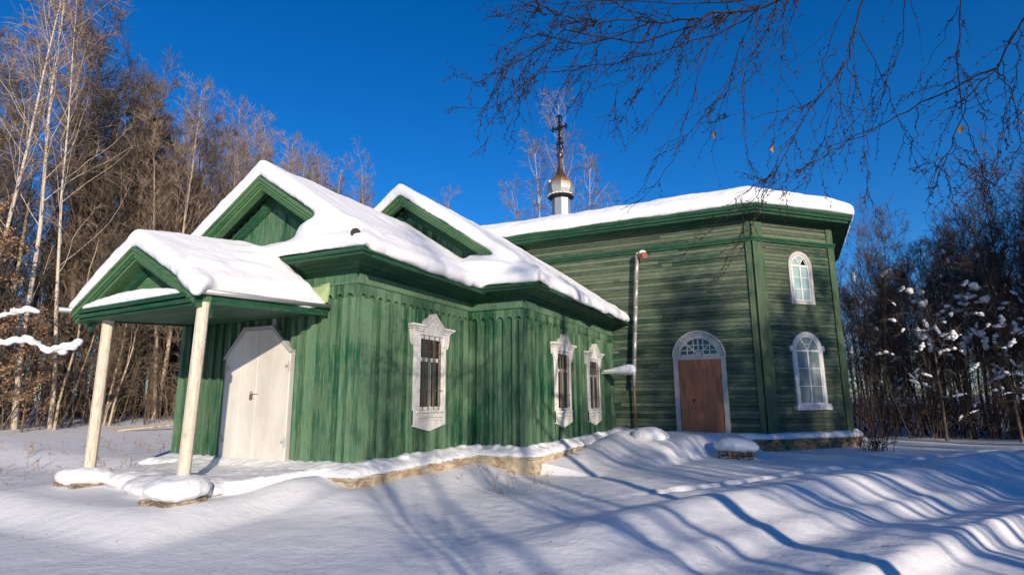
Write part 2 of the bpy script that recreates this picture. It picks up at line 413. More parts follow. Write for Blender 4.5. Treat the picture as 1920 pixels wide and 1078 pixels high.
pent_snow(sn, [(XL-.7, YA-.5, 3.75, 1), (XL+.2, YA+.25, 4.2, 1), (AX-.8, YA+.25, 4.2, .75), (AX+.4, YA+.25, 4.2, .9), (XA-.55, YA+.25, 4.25, 1.35), (XA+.1, YA+.1, 4.1, 1.2), (XA+.68, YA-.5, 3.75, 1)], YA-.73, 3.72, .22, .2)
pent_snow(sn, [(XA-.3, YB+.4, 4.45, 1), (XA+.4, YB+.4, 4.45, 1.1), (XC-.25, YB+.2, 4.25, .8), (XC+.68, YB-.5, 3.75, .9)], YB-.73, 3.72, .28, .4)
pent_snow(sn, [(XW-.68, YB-.5, 3.75, .9), (XW+.25, YB+.2, 4.25, .8), (XL+.3, YB+.4, 4.45, 1)], YB-.73, 3.72, .28, .4)
for c, r in [((-7.6, 8.0, 4.28), (.8, .45, .3)), ((-6.6, 12.1, 4.25), (.9, .7, .22))]:
    sn.blob(c, r, 16, 10)
def lip(mb, x0, ya, yb, z0, seed, over, low, thick):   # snow creeping over a long eave, edge ragged
    n = int((yb-ya)/.1); S = []
    for k in range(n+1):
        y = ya + (yb-ya)*k/n; e = min(1, 4*k/n, 4*(n-k)/n+.4)
        a = noise.noise(Vector((y*.9, seed, 0)))*.5+.5; b = noise.noise(Vector((y*2.6, seed, 4))); c = noise.noise(Vector((y*.6, seed, 8)))
        o = over*(.35+a)*e + .02*b; l = (low*(.2+a*1.2) + .05*b)*e; t = thick*(1+.35*c)
        S.append([(x0-.45, y, z0+.30), (x0-.05, y, z0), (x0+o, y, z0-l), (x0+o+.05, y, z0-l+.08), (x0+o*.9, y, z0+t*.75), (x0-.12, y, z0+t+.06), (x0-.45, y, z0+.62)])
    for A, B in zip(S, S[1:]): mb.loft(A, B)
lip(sn, XA+.66, 7.9, 11.5, 3.72, 3, .09, .05, .2)
lip(sn, XC+.66, 12.1, 19.4, 3.72, 9, .14, .17, .22)
snowify(sn.build('snow_cover', SNOW_ROOF, rf, smooth=True), .055, 14, .07, .7, .018, .14)

vp = MB(); vp.tube([(-6.62, 7.62, 3.95), (-6.50, 7.42, 3.97)], .085, 10)
vp.build('vent_pipe', IRON, church)

# entrance porch (turned a few degrees, as built)
PY0, PY1 = 5.40, 8.05                          # front and wall ends
PXL, PXR = -11.2, -7.62
def pz(y): return (y-PY0)*.055                 # the porch roof climbs a little towards the wall
def psk(x): return -.085*(x-PXR)               # front edge recedes to the left
PR = 3.64; PE = 2.74; PXM = (PXL+PXR)/2
pm = MB()
for s, xe in ((-1, PXL), (1, PXR)):
    A = [(PXM, PY0+psk(PXM), PR), (xe, PY0+psk(xe), PE), (xe, PY0+psk(xe), PE-.05), (PXM, PY0+psk(PXM), PR-.06)]
    B = [(PXM, PY1, PR+.1), (xe, PY1, PE+.13), (xe, PY1, PE+.08), (PXM, PY1, PR+.04)]
    pm.loft(A, B)
prf = pm.build('porch_roof', GREEN_DARK, church)
PF = Fr((PXR, PY0), (PXL-PXR, .085*(PXR-PXL)))  # u runs left, so mirror: use right-running frame instead
PF = Fr((PXL, PY0+psk(PXL)), (PXR-PXL, -.085*(PXR-PXL)))
W = (Vector((PXR, PY0)) - Vector((PXL, PY0+psk(PXL)))).length
mb = MB(); H = W/2; sl = (PR-PE)/H
def prake(a, b, d0, d1):
    for s in (-1, 1):
        PF.poly(mb, [(H, PR-a), (H+s*H, PE-a), (H+s*H, PE-b), (H, PR-b)], d0, d1)
prake(.01, .07, -.25, .05); prake(.07, .13, -.25, .025); prake(.13, .19, -.25, .0); prake(.19, .235, -.25, -.03)
mb.build('rake_board', GREEN_RAKE, church)
mb = MB()                                        # horizontal cornice and beam
PF.box(mb, .15, W-.22, PE-.075, PE-.005, -.30, .02)
PF.box(mb, .10, W-.10, PE-.20, PE-.08, -.32, -.05)
PF.box(mb, .18, W-.12, PE-.155, PE-.10, -.1, .0)
mb.build('porch_cornice', GREEN_DARK, church)
mb = MB()
z = PE-.05; zt0 = PR-.22
for k in range(7):
    z0 = z + k*.125; z1 = z0+.12; h0 = (zt0-z0)/sl; 
    if h0 <= .05: break
    h1 = max(.01, (zt0-z1)/sl)
    PF.poly(mb, [(H-h0, z0), (H+h0, z0), (H+h1, z1), (H-h1, z1)], -.32, -.29+rng.uniform(-.003, .003))
mb.build('tympanum', GREEN_RAKE, church)
mb = MB()
for s in (-1, 1):
    PF.poly(mb, [(H, PR-.235), (H+s*H, PE-.235), (H+s*H, PE-.37), (H, PR-.37)], -.28, -.24)
for s in (-1, 1):
    PF.poly(mb, [(H, PR-.37), (H+s*H*.8, PR-.37-.8*(PR-PE)), (H+s*H*.8, PR-.40-.8*(PR-PE)), (H, PR-.40)], -.28, -.26)
mb.build('tympanum_trim', GREEN_DARK, church)
mb = MB()                                        # boarded ceiling
nb = 22
for k in range(nb):
    y0 = PY0+.12 + k*(PY1-PY0-.12)/nb; y1 = y0 + (PY1-PY0-.12)/nb-.006
    zc = PE-.16+pz(y0); sk = .25*(1-k/nb)
    mb.loft([(PXL+.12, y0+sk, zc), (PXR-.08, y0, zc), (PXR-.08, y1, zc), (PXL+.12, y1+sk*.97, zc)],
            [(PXL+.12, y0+sk, zc+.03), (PXR-.08, y0, zc+.03), (PXR-.08, y1, zc+.03), (PXL+.12, y1+sk*.97, zc+.03)])
mb.build('porch_ceiling', GREEN_DARK, church)
for xe, s in ((PXR, 1), (PXL, -1)):
    yf = PY0+psk(xe); mb = MB()
    mb.loft([(xe-.02*s, yf, PE-.18), (xe+.01*s, yf, PE-.18), (xe+.01*s, yf, PE-.03), (xe-.02*s, yf, PE-.03)],
            [(xe-.02*s, PY1, PE-.05), (xe+.01*s, PY1, PE-.05), (xe+.01*s, PY1, PE+.10), (xe-.02*s, PY1, PE+.10)])
    mb.build('porch_fascia', GREEN_DARK, church)
for xe, s in ((PXR, 1), (PXL, -1)):
    yf = PY0+psk(xe)-(.05 if s > 0 else .22); mb = MB()
    mb.tube([(xe+.05*s, yf, PE-.01), (xe+.05*s, PY1-.02, PE+.12)], .045, 8)
    mb.build('gutter', GALV, church, smooth=True)
mb = MB()                                        # pale tin flashing where the porch meets the wall
mb.loft([(-8.15, 8.06, 3.28), (-7.60, 8.04, 3.31), (-7.58, 7.96, 2.93), (-7.78, 7.90, 2.93)], [(-8.15, 8.09, 3.28), (-7.60, 8.075, 3.31), (-7.58, 8.0, 2.93), (-7.78, 7.93, 2.93)])
mb.build('flashing', GREEN_PALE, church)

for k, (xb, yb, xt, yt, lab) in enumerate([(-10.62, 5.95, -10.56, 5.93, 'left white porch post, slightly leaning'), (-7.74, 5.56, -7.66, 5.58, 'right white porch post')]):
    mb = MB(); zt = PE-.17; w = .083
    c = .3
    def sq(x, y, z): return [(x-w*c, y-w, z), (x+w*c, y-w, z), (x+w, y-w*c, z), (x+w, y+w*c, z), (x+w*c, y+w, z), (x-w*c, y+w, z), (x-w, y+w*c, z), (x-w, y-w*c, z)]
    w = .088; mb.loft(sq(xb, yb, -.3), sq(xt, yt, zt+.02))
    mb.build('porch_post', POST, church, bevel=.008)['label'] = lab
for a, b in [((-10.98, 5.62, -.6), (-10.38, 6.2, -.10)), ((-8.05, 5.2, -.7), (-7.5, 5.8, -.12))]:
    mb = MB(); n = 5
    for k in range(n):
        for l in range(2):
            u0, u1 = a[0]+(b[0]-a[0])*k/n, a[0]+(b[0]-a[0])*(k+1)/n; z0, z1 = (a[2], -.28) if l == 0 else (-.275, b[2])
            mb.box((u0+.004, a[1]+rng.uniform(-.04, .04), z0), (u1-.004, b[1], z1+rng.uniform(-.02, .01)))
    mb.build('post_footing', STONE, church, bevel=.012)

sn = MB()                                        # snow on the porch roof
th = .24
xs = [PXL-.16, (PXL+PXM)/2, PXM, (PXM+PXR)/2, PXR+.07]
def pzr(x, e): return PE + e + (PR-PE)*(1-abs(x-PXM)/(PXR-PXM))
for (ya, yb, ta, tb, ea, eb) in [(PY0-.06, 6.7, .31, .42, 0, .06), (6.7, 7.55, .42, .50, .06, .09), (7.55, PY1-.05, .50, .48, .09, .1)]:
    A = [(x, ya+(psk(x) if ya < 6 else 0), pzr(x, ea)+ta*(.7 if i in (0, 4) else 1)) for i, x in enumerate(xs)] + [(x, ya+(psk(x) if ya < 6 else 0), pzr(x, ea)) for x in xs[::-1]]
    B = [(x, yb, pzr(x, eb)+tb*((.8 if yb < 7.8 else .12) if i in (0, 4) else 1)) for i, x in enumerate(xs)] + [(x, yb, pzr(x, eb)) for x in xs[::-1]]
    sn.loft(A, B)
for c, r in [((-8.75, 7.3, 3.42), (.72, .8, .42)), ((-8.3, 6.9, 3.2), (.5, .9, .33)), ((-9.2, 7.5, 3.75), (.9, .5, .32)), ((-8.2, 7.35, 3.1), (.35, .35, .33)),
             ((-7.66, 5.46, 2.86), (.24, .22, .15)), ((-7.52, 5.34, 2.74), (.13, .13, .13)), ((-7.85, 5.45, 2.98), (.2, .2, .14)), ((-10.2, 7.4, 3.3), (.7, .6, .4))]:
    sn.blob(c, r)
lip(sn, PXR+.02, 5.5, 7.7, PE+.03, 5, .04, .02, .2)
snowify(sn.build('snow_cover', SNOW_ROOF, prf, smooth=True), .04, 22, .04, .6, .008, .12)
sn = MB()
n = 14
for k in range(n):
    u = .42 + k*(W-1.0)/(n-1); h = .05+.07*math.sin(math.pi*(k+.6)/n)
    p = PF.P(u, PE+h*.55, -.09); sn.blob(p, (.34, .11, h+.015), 12, 8)
snowify(sn.build('ledge_snow', SNOW_ROOF, prf, smooth=True), .025, 20, .03, .4)

# foundation ledge with snow round the narthex
base = sweep(npath, [(-.1, -.9), (.40, -.9), (.38, -.13), (.42, -.13), (.42, -.09), (-.1, -.06)])
base.build('foundation', PLASTER, church)
sn = sweep(npath, [(-.06, -.10), (.43, -.10), (.46, -.04), (.36, .04), (.12, .10), (-.06, .13)])
sn.box((-10.9, 6.3, -.3), (-7.5, 8.2, .02))
for k in range(46):
    t = k/46; 
    if t < .4: p = (XA+.12, YA+.2+t/.4*(YB-YA), 0)
    elif t < .52: p = (XA+.1+(t-.4)/.12*1.4, YB-.12, 0)
    else: p = (XC+.12, YB+(t-.52)/.48*7, 0)
    r = rng.uniform(.06, .13); sn.blob((p[0]+rng.uniform(-.03, .1), p[1]+rng.uniform(-.1, .1), .06+rng.uniform(0, .05)), (r, r*1.3, r*.6), 8, 6)
for c, r in [((-10.70, 5.93, -.02), (.44, .42, .16)), ((-7.75, 5.5, 0), (.46, .44, .18)), ((-8.6, 6.1, -.1), (1.0, .6, .18)), ((-9.7, 6.3, -.1), (.9, .4, .16)), ((-5.1, 18.6, .05), (.4, .5, .2))]:
    sn.blob(c, r)
snowify(sn.build('ledge_snow', SNOW, church, smooth=True), .045, 5, .06, .4, .03, .1)

# --- narthex windows
def narthex_window(fr, uc, dz, lab):
    o = MB(); w = .60
    def S(z): return z+dz
    outer = [(uc-w, S(.66)), (uc+w, S(.66)), (uc+w, S(2.56)), (uc-w, S(2.56))]; inner = [(uc-.43, S(.95)), (uc+.43, S(.95)), (uc+.43, S(2.50)), (uc-.43, S(2.50))]
    fr.ring(o, outer, inner, .0, .085)
    fr.poly(o, [(uc-w, S(.95)), (uc-w, S(.64)), (uc, S(.52)), (uc+w, S(.64)), (uc+w, S(.95))], .002, .095)
    fr.box(o, uc-.46, uc+.46, S(.80), S(.84), .09, .135); fr.box(o, uc-.46, uc+.46, S(.74), S(.765), .09, .12)
    fr.box(o, uc-.50, uc+.50, S(.90), S(.95), .09, .14)
    fr.poly(o, [(uc-.62, S(2.5)), (uc+.62, S(2.5)), (uc+.62, S(2.66)), (uc+.34, S(2.68)), (uc, S(2.94)), (uc-.34, S(2.68)), (uc-.62, S(2.66))], .003, .10)
    for s in (-1, 1):
        fr.poly(o, [(uc+s*.70, S(2.60)), (uc+s*.48, S(2.60)), (uc+s*.48, S(2.30)), (uc+s*.60, S(2.24)), (uc+s*.66, S(2.34))], .004, .125)
    def ridge(off, th, d):
        pts = [(uc-.80+off, S(2.70)-off), (uc-.36, S(2.70)-off), (uc, S(2.97)-off*1.1), (uc+.36, S(2.70)-off), (uc+.80-off, S(2.70)-off)]
        low = [(u, z-th) for u, z in pts]
        fr.ring(o, pts, low, .005, d, closed=False)
    ridge(0, .05, .20); ridge(.05, .04, .165); ridge(.09, .04, .14)
    f = o.build('window', WHITE_WOOD, church, bevel=.004); f['label'] = lab
    s = MB()
    fr.ring(s, [(uc-.43, S(.95)), (uc+.43, S(.95)), (uc+.43, S(2.5)), (uc-.43, S(2.5))], [(uc-.36, S(1.02)), (uc+.36, S(1.02)), (uc+.36, S(2.42)), (uc-.36, S(2.42))], .05, .072)
    fr.box(s, uc-.36, uc+.36, S(1.95), S(2.03), .05, .072); fr.box(s, uc-.035, uc+.035, S(1.02), S(1.95), .05, .071)
    s.build('sash', WHITE_WOOD, f)
    q = MB(); fr.box(q, uc-.37, uc+.37, S(1.0), S(2.44), .046, .052); q.build('pane', GLASS_DARK, f)
    gm = MB()
    for k in range(4):
        c = uc-.30+k*.2; a = .045
        pts = [(c-a, S(1.04), .115), (c-a, S(2.33), .115)] + [(c-a*math.cos(t*math.pi/6), S(2.33)+.07*math.sin(t*math.pi/6), .115) for t in range(1, 6)] + [(c+a, S(2.33), .115), (c+a, S(1.04), .115), (c-a, S(1.04), .115)]
        fr.tube(gm, pts, .0065, 4); fr.tube(gm, [(c, S(.93), .115), (c, S(2.50), .115)], .0065, 4)
    for zz in (1.35, 2.15): fr.tube(gm, [(uc-.44, S(zz), .12), (uc+.44, S(zz), .12)], .007, 4)
    gm.build('grille', BAR, f)
narthex_window(Fr((XA, YA), (0, 1)), 10.42-YA, 0, 'nearest barred window with white carved casing')
narthex_window(Fr((XC, YB), (0, 1)), 14.62-YB, -.1, 'middle barred window with white carved casing')
narthex_window(Fr((XC, YB), (0, 1)), 17.28-YB, -.16, 'farthest barred window, half hidden by a shelf')
mb = MB(); fr = Fr((XC, YB), (0, 1)); fr.box(mb, 6.05, 6.32, 1.93, 1.98, .0, 1.05)
sh = mb.build('shelf', WHITE_WORN, church)
sn = MB(); 
for a, r in [(.12, .05), (.25, .07), (.38, .09), (.5, .12), (.62, .145), (.74, .165), (.86, .18), (.95, .17)]:
    sn.blob(fr.P(6.18, 2.0+r*.25, a), (.16, .17, r), 10, 6)
snowify(sn.build('snow_cap', SNOW, sh, smooth=True), .025, 4, .02, .2)

# --- sheet metal entrance door
F = Fr((XL, YA), (1, 0)); dm = MB(); u0, u1 = -10.2-XL, -8.44-XL; ua, ub = -9.68-XL, -8.97-XL; um = (u0+u1)/2+.02
left = [(u0+.02, .05), (um-.004, .05), (um-.004, 2.52), (ua, 2.52), (u0+.02, 2.08)]
right = [(um+.004, .05), (u1-.02, .05), (u1-.02, 2.08), (ub, 2.52), (um+.004, 2.52)]
F.poly(dm, left, .005, .078); F.poly(dm, right, .005, .081)
door = dm.build('door', DOOR_METAL, church, bevel=.004); door['label'] = 'cream sheet metal double door with cut corners and a padlock'
mb = MB()
F.ring(mb, [(u0-.05, 1.98), (ua-.04, 2.59), (ub+.03, 2.59), (u1+.04, 2.08)], [(u0-.01, 1.98), (ua-.01, 2.525), (ub+.005, 2.525), (u1, 2.05)], .003, .12, closed=False)
F.box(mb, u0-.03, u0+.015, .0, 2.06, .003, .06); F.box(mb, u1-.015, u1+.02, .0, 2.08, .003, .06)
mb.build('door_frame', DOOR_TRIM, door)
for s, uu in ((1, u0+.03), (-1, u1-.03)):
    for zz in (.42, 1.80):
        mb = MB(); F.tube(mb, [(uu, zz-.09, .09), (uu, zz+.09, .09)], .018, 6); F.box(mb, min(uu, uu+s*.11), max(uu, uu+s*.11), zz-.03, zz+.03, .07, .082)
        mb.build('hinge', DOOR_TRIM, door)
mb = MB()
for uu in (u0+.44, u1-.46): F.box(mb, uu-.004, uu+.004, .08, 2.3, .078, .083)
F.box(mb, u0+.03, u1-.03, .62, .628, .079, .084)
mb.build('panel_seam', DOOR_METAL, door)
mb = MB(); F.box(mb, um-.13, um-.07, 1.19, 1.28, .085, .115)
F.tube(mb, [(um-.125, 1.27, .10), (um-.125, 1.32, .10), (um-.10, 1.345, .10), (um-.075, 1.32, .10), (um-.075, 1.27, .10)], .007, 5)
F.box(mb, um-.16, um+.05, 1.285, 1.30, .074, .084)
mb.build('padlock', BAR, door)
mb = MB(); F.box(mb, -8.98-XL, -8.89-XL, 2.55, 2.78, .04, .09); F.tube(mb, [(-8.935-XL, 2.72, .05), (-8.935-XL, 2.72, .10)], .025, 8)
mb.build('latch_bracket', GALV, church)
mb = MB(); F.box(mb, u0-.15, u1+.1, -.1, .04, .03, .20); mb.build('door_step', GREEN_DARK, church)

# --- nave: a broad hall with cut corners
q = 2.40; NX = -.85; NW = 2*AX-NX; YN = 30.4
noct = [(NW-q, YN-q), (NW-q, YD+q), (NW, YD), (NX, YD), (NX+q, YD+q), (NX+q, YN-q), (NX, YN), (NW, YN)]
nave = MB(); pil = MB()
for i in range(8):
    a = Vector(noct[i]); b = Vector(noct[(i+1) % 8]); L = (b-a).length; fr = Fr(a, b-a)
    fr.box(nave, .02, L-.02, -.3, 7.0, -.2, -.006)
    z = -.12; vis = i in (2, 3, 4)
    while z < 6.9:
        h = .125
        cuts = [0] + (sorted(rng.uniform(.6, L-.6) for _ in range(int(L/4.5))) if vis else []) + [L]
        for c0, c1 in zip(cuts, cuts[1:]):
            t = rng.uniform(0, .007) if vis else 0; zz = z + (rng.uniform(-.006, .006) if vis else 0); sg = rng.uniform(-.006, .006) if vis else 0
            A = [fr.P(c0+.002, zz, -.004), fr.P(c0+.002, zz, .032+t), fr.P(c0+.002, zz+.02, .038+t), fr.P(c0+.002, zz+h-.012, .026+t), fr.P(c0+.002, zz+h-.004, .004+t), fr.P(c0+.002, zz+h+.01, -.004)]
            B = [p + fr.u*(c1-c0-.004) + Vector((0, 0, sg)) for p in A]
            nave.loft(A, B)
        z += h
    pw = .42 if i != 2 else .16
    for (p0, p1) in ((0, .42 if i in (4, 3) else .16), (L-(.24 if i == 3 else .16), L)):
        if i == 3 and p0 == 0: p1 = .42
        pil = MB(); fr.box(pil, p0, p1, -.1, 6.08, .0, .085); fr.box(pil, p0, p1, 6.24, 6.80, .0, .075); pil.build('pilaster', GREEN_PIL, church)
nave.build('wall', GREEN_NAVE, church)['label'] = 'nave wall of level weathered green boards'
mb = sweep(noct, [(.0, 6.08), (.10, 6.08), (.12, 6.12), (.10, 6.15), (.14, 6.19), (.14, 6.235), (.0, 6.25)], True)
m2 = sweep(noct, [(.0, 6.80), (.10, 6.80), (.16, 6.85), (.56, 6.86), (.58, 6.93), (.64, 6.94), (.66, 7.02), (.70, 7.03), (.71, 7.10), (.0, 7.12)], True)
mb.add(m2.v, m2.f); mb.build('eave_cornice', GREEN_DARK, church)
mb = MB()
def off_oct(o):
    r = []
    for i, p in enumerate(noct):
        p = Vector(p); a = Vector(noct[i-1]); b = Vector(noct[(i+1) % 8]); d1 = (p-a).normalized(); d2 = (b-p).normalized()
        n1 = Vector((d1.y, -d1.x)); n2 = Vector((d2.y, -d2.x)); r.append(p + (n1+n2)/(1+n1.dot(n2))*o)
    return r
eo = off_oct(.72)
inn = [Vector((AX + (p.x-AX)*.02, 25 + (p.y-25)*.02)) for p in eo]
inn = [Vector((AX + max(-4.5, min(4.5, (p.x-AX)*.45)), 25 + (p.y-25)*.03)) for p in eo]
mb.add([(p.x, p.y, 7.13) for p in eo] + [(p.x, p.y, 8.55) for p in inn] + [(p.x, p.y, 7.08) for p in eo],
       [(i, (i+1) % 8, 8+(i+1) % 8, 8+i) for i in range(8)] + [tuple(range(8, 16)), tuple(range(16, 24))[::-1]] + [(16+i, 16+(i+1) % 8, (i+1) % 8, i) for i in range(8)])
nrf = mb.build('roof', GREEN_DARK, church)
sn = MB(); so = off_oct(.78); sm_ = off_oct(.25)
def ring3(P, z): return [(p.x, p.y, z) for p in P]
sn.v = ring3(so, 7.12) + ring3(so, 7.45) + ring3(sm_, 7.86) + [(p.x, p.y, 9.15) for p in inn] 
sn.f = [tuple(range(8))[::-1], tuple(range(24, 32))] + [(k*8+i, k*8+(i+1) % 8, (k+1)*8+(i+1) % 8, (k+1)*8+i) for k in range(3) for i in range(8)]
snowify(sn.build('snow_cover', SNOW_ROOF, nrf, smooth=True), .085, 7, .12, 1.1, .03, .25)
mb = sweep(noct, [(-.1, -.9), (.28, -.9), (.26, -.16), (.31, -.14), (.31, -.10), (-.1, -.08)], True)
mb.build('foundation', PLINTH, church)
sn = sweep(noct, [(-.05, -.10), (.33, -.11), (.35, -.04), (.28, .06), (-.05, .10)], True)
snowify(sn.build('ledge_snow', SNOW, church, smooth=True), .06, 4, .08, .5)

# --- nave door
F = Fr((NW, YD), (1, 0)); ud = -2.68-NW
mb = MB(); F.box(mb, ud-.655, ud+.655, .0, 2.36, .03, .066)
nd = mb.build('door', DOOR_BROWN, church, bevel=.003); nd['label'] = 'rust brown door under a fanlight'
mb = MB()
for s in (-1, 1): F.box(mb, ud+s*.74-.075, ud+s*.74+.075, .0, 2.46, .02, .10)
F.box(mb, ud-.665, ud+.665, 2.36, 2.455, .02, .075)
def arc(c, z0, r, n, a0=0, a1=math.pi, sx=1): return [(c - r*sx*math.cos(a0+(a1-a0)*k/n), z0 + r*math.sin(a0+(a1-a0)*k/n)) for k in range(n+1)]
F.ring(mb, arc(ud, 2.46, .665, 20), arc(ud, 2.46, .57, 20), .02, .08, closed=False)
F.box(mb, ud-.665, ud+.665, 2.455, 2.53, .02, .085)
F.ring(mb, arc(ud, 2.46, .83, 20), arc(ud, 2.46, .78, 20), .02, .12, closed=False)
F.ring(mb, arc(ud, 2.46, .78, 20), arc(ud, 2.46, .665, 20), .02, .055, closed=False)
for k in range(23):
    t = math.pi*(k+.5)/23; c, s_ = math.cos(t), math.sin(t)
    F.bar(mb, (ud-.675*c, 2.46+.675*s_), (ud-.775*c, 2.46+.775*s_), .065, .05, .085+rng.uniform(-.012, .012))
for t in (45, 90, 135): F.bar(mb, (ud, 2.52), (ud-.58*math.cos(R(t)), 2.50+.55*math.sin(R(t))), .04, .05, .072)
F.poly(mb, arc(ud, 2.52, .1, 8), .05, .078)
mb.build('door_frame', WHITE_WORN, nd)
mb = MB()
for uu in (-.35, -.15, .15, .35): F.box(mb, ud+uu-.012, ud+uu+.012, 2.5, 2.46+math.sqrt(.33-uu*uu)-.02, .046, .056)
for zz in (2.66, 2.82): F.box(mb, ud-math.sqrt(.32-(zz-2.46)**2), ud+math.sqrt(.32-(zz-2.46)**2), zz-.01, zz+.01, .045, .054)
mb.build('fanlight_bar', WHITE_WOOD, nd)
mb = MB(); F.poly(mb, arc(ud, 2.46, .60, 16), .034, .0475); mb.build('pane', GLASS_DARK, nd)
mb = MB(); F.box(mb, ud-.26, ud-.22, .98, 1.12, .06, .07); F.tube(mb, [(ud-.24, 1.08, .07), (ud-.24, 1.08, .11), (ud-.15, 1.08, .115)], .012, 6); mb.build('handle', IRON, nd)
for zz in (.5, 1.8):
    mb = MB(); F.tube(mb, [(ud+.64, zz-.06, .07), (ud+.64, zz+.06, .07)], .013, 6); mb.build('hinge', IRON, nd)

# --- arched nave windows on the cut corner
FE = Fr((NX, YD), (1, 1))
def arched(fr, uc, w, z0, zs, glass, lab, sill, hole=False, mw=.12):
    r = w/2; o = MB()
    outer = [(uc-r, z0)] + arc(uc, zs, r, 16) + [(uc+r, z0)]; ri = r-mw
    inner = [(uc-ri, z0+mw*.9)] + arc(uc, zs, ri, 16) + [(uc+ri, z0+mw*.9)]
    fr.ring(o, outer, inner, .02, .10)
    if sill:
        fr.box(o, uc-r-.09, uc+r+.09, z0-.07, z0+.07, .02, .17)
        for s in (-1, 1): fr.box(o, uc+s*(r+.03)-.05, uc+s*(r+.03)+.05, zs-.02, zs+.16, .02, .11)
    f = o.build('window', WHITE_WORN if not sill else WHITE_WOOD, church, bevel=.006); f['label'] = lab
    s = MB(); rj = ri-.045
    fr.ring(s, inner, [(uc-rj, z0+mw*.9+.045)] + arc(uc, zs, rj, 16) + [(uc+rj, z0+mw*.9+.045)], .045, .078)
    fr.box(s, uc-ri+.01, uc+ri-.01, zs-.03, zs+.03, .045, .075)
    zb = z0+mw*.9
    fr.box(s, uc-.03, uc+.03, zb, zs-.03, .045, .077)
    nrow = 3
    for k in range(1, nrow): zz = zb+(zs-zb)*k/nrow; fr.box(s, uc-ri+.02, uc+ri-.02, zz-.013, zz+.013, .045, .070)
    for t in (60, 120): fr.bar(s, (uc, zs+.02), (uc-rj*math.cos(R(t)), zs+rj*math.sin(R(t))), .025, .045, .072)
    fr.ring(s, arc(uc, zs+ri*.95, ri*.55, 10, math.pi, 2*math.pi), arc(uc, zs+ri*.95, ri*.55-.02, 10, math.pi, 2*math.pi), .046, .068, closed=False)
    s.build('sash', WHITE_WOOD, f)
    p = MB(); fr.poly(p, [(uc-ri, z0+mw*.8)] + arc(uc, zs, ri, 14) + [(uc+ri, z0+mw*.8)], .032, .049); p.build('pane', glass, f)
    if hole:
        p = MB(); fr.poly(p, [(uc+.05, zs+.05), (uc+ri*.72, zs+.04), (uc+ri*.5, zs+ri*.66)], .05, .053); p.build('broken_pane', HOLE, f)
arched(FE, 1.83, 1.22, .82, 2.60, GLASS_PALE, 'lower arched window with a snowy sill', True)
arched(FE, 1.86, .98, 4.10, 5.38, GLASS_CYAN, 'upper arched window with a broken pane', False, True, .13)
sn = MB(); FE.box(sn, 1.17, 2.5, .89, .93, .07, .17); snowify(sn.build('sill_snow', SNOW, church, smooth=True), .015, 2, .01, .1)

# --- stove pipe against the nave wall
mb = MB(); mb.tube([(-4.80, 19.40, .0), (-4.79, 19.36, 2.2)], .035, 8); lo = mb.build('pipe_stay', rusty('rusty_rod', (.2, .09, .05), (.25, .17, .1), .5), church, smooth=True)
mb = MB(); P0 = Vector((-4.79, 19.32, 1.5)); P1 = Vector((-4.47, 19.32, 5.92))
for k in range(5):
    a = P0.lerp(P1, k/5); b = P0.lerp(P1, (k+1)/5+.004); mb.tube([a, b], [.062+.004*(k % 2), .060+.004*((k+1) % 2)], 12)
    mb.tube([b-Vector((0, 0, .03)), b+Vector((0, 0, .02))], .071, 12)
sp = mb.build('stove_pipe', RUSTPIPE, church, smooth=True)
mb = MB(); mb.tube([P1, P1+Vector((.06, -.02, .08)), P1+Vector((.16, -.06, .06))], [.06, .062, .07], 10); mb.tube([P1+Vector((.10, -.03, .05)), P1+Vector((.30, -.16, -.02))], [.10, .115], 12)
mb.build('pipe_elbow', BRICKRED, sp)
sn = MB(); sn.blob(P1+Vector((.2, -.08, .1)), (.13, .12, .09), 10, 6); sn.blob(P1+Vector((.08, -.03, .1)), (.12, .06, .05), 8, 6); sn.build('snow_cap', SNOW, sp, smooth=True)

# --- cupola
CX, CY = AX, 25.0
mb = MB(); mb.lathe((CX, CY, 0), [(.44, 8.3), (.44, 10.55), (.48, 10.56)], 8, R(22.5)); dr = mb.build('cupola_drum', GALV, church)
mb = MB(); mb.lathe((CX, CY, 0), [(.46, 10.52), (.60, 10.56), (.65, 10.62), (.57, 10.68), (.50, 10.72)], 8, R(22.5)); mb.build('drum_cornice', IRON, dr)
mb = MB()
prof_d = [(.48, 10.70), (.56, 10.82), (.61, 10.96), (.63, 11.12), (.615, 11.28), (.56, 11.42), (.46, 11.54), (.34, 11.66), (.235, 11.78), (.17, 11.92), (.13, 12.07), (.105, 12.3), (.09, 12.62)]
mb.lathe((CX, CY, 0), prof_d, 8, R(22.5)); dome = mb.build('onion_dome', DOME, church)
mb = MB(); mb.lathe((CX, CY, 0), [(.10, 12.6), (.15, 12.68), (.17, 12.77), (.15, 12.87), (.08, 12.94), (.05, 12.97), (.05, 13.15)], 12); mb.build('finial_ball', DOME, dome, smooth=True)
sn = MB(); sn.blob((CX-.42, CY-.25, 11.42), (.14, .12, .07), 8, 6)
for k in range(10): t = R(180+k*18); sn.blob((CX+.57*math.cos(t), CY+.57*math.sin(t), 10.7), (.1, .1, .035), 6, 5)
sn.build('snow_cap', SNOW, dome, smooth=True)
cr = MB(); C = Fr((CX, CY), (1, -.15))
def cb(a, b, w=.07): C.bar(cr, a, b, w, -.03, .03)
cb((0, 13.1), (0, 14.85)); cb((-.36, 14.22), (.36, 14.22)); 
for c, r in [((0, 14.85), .08), ((-.38, 14.22), .08), ((.38, 14.22), .08), ((0, 14.22), .14), ((-.1, 14.85), .05), ((.1, 14.78), .05), ((-.36, 14.33), .05), ((-.36, 14.11), .05), ((.36, 14.33), .05), ((.36, 14.11), .05)]:
    C.ring(cr, arc(c[0], c[1], r, 8, 0, 2*math.pi), arc(c[0], c[1], r*.45, 8, 0, 2*math.pi), -.025, .025, closed=False)
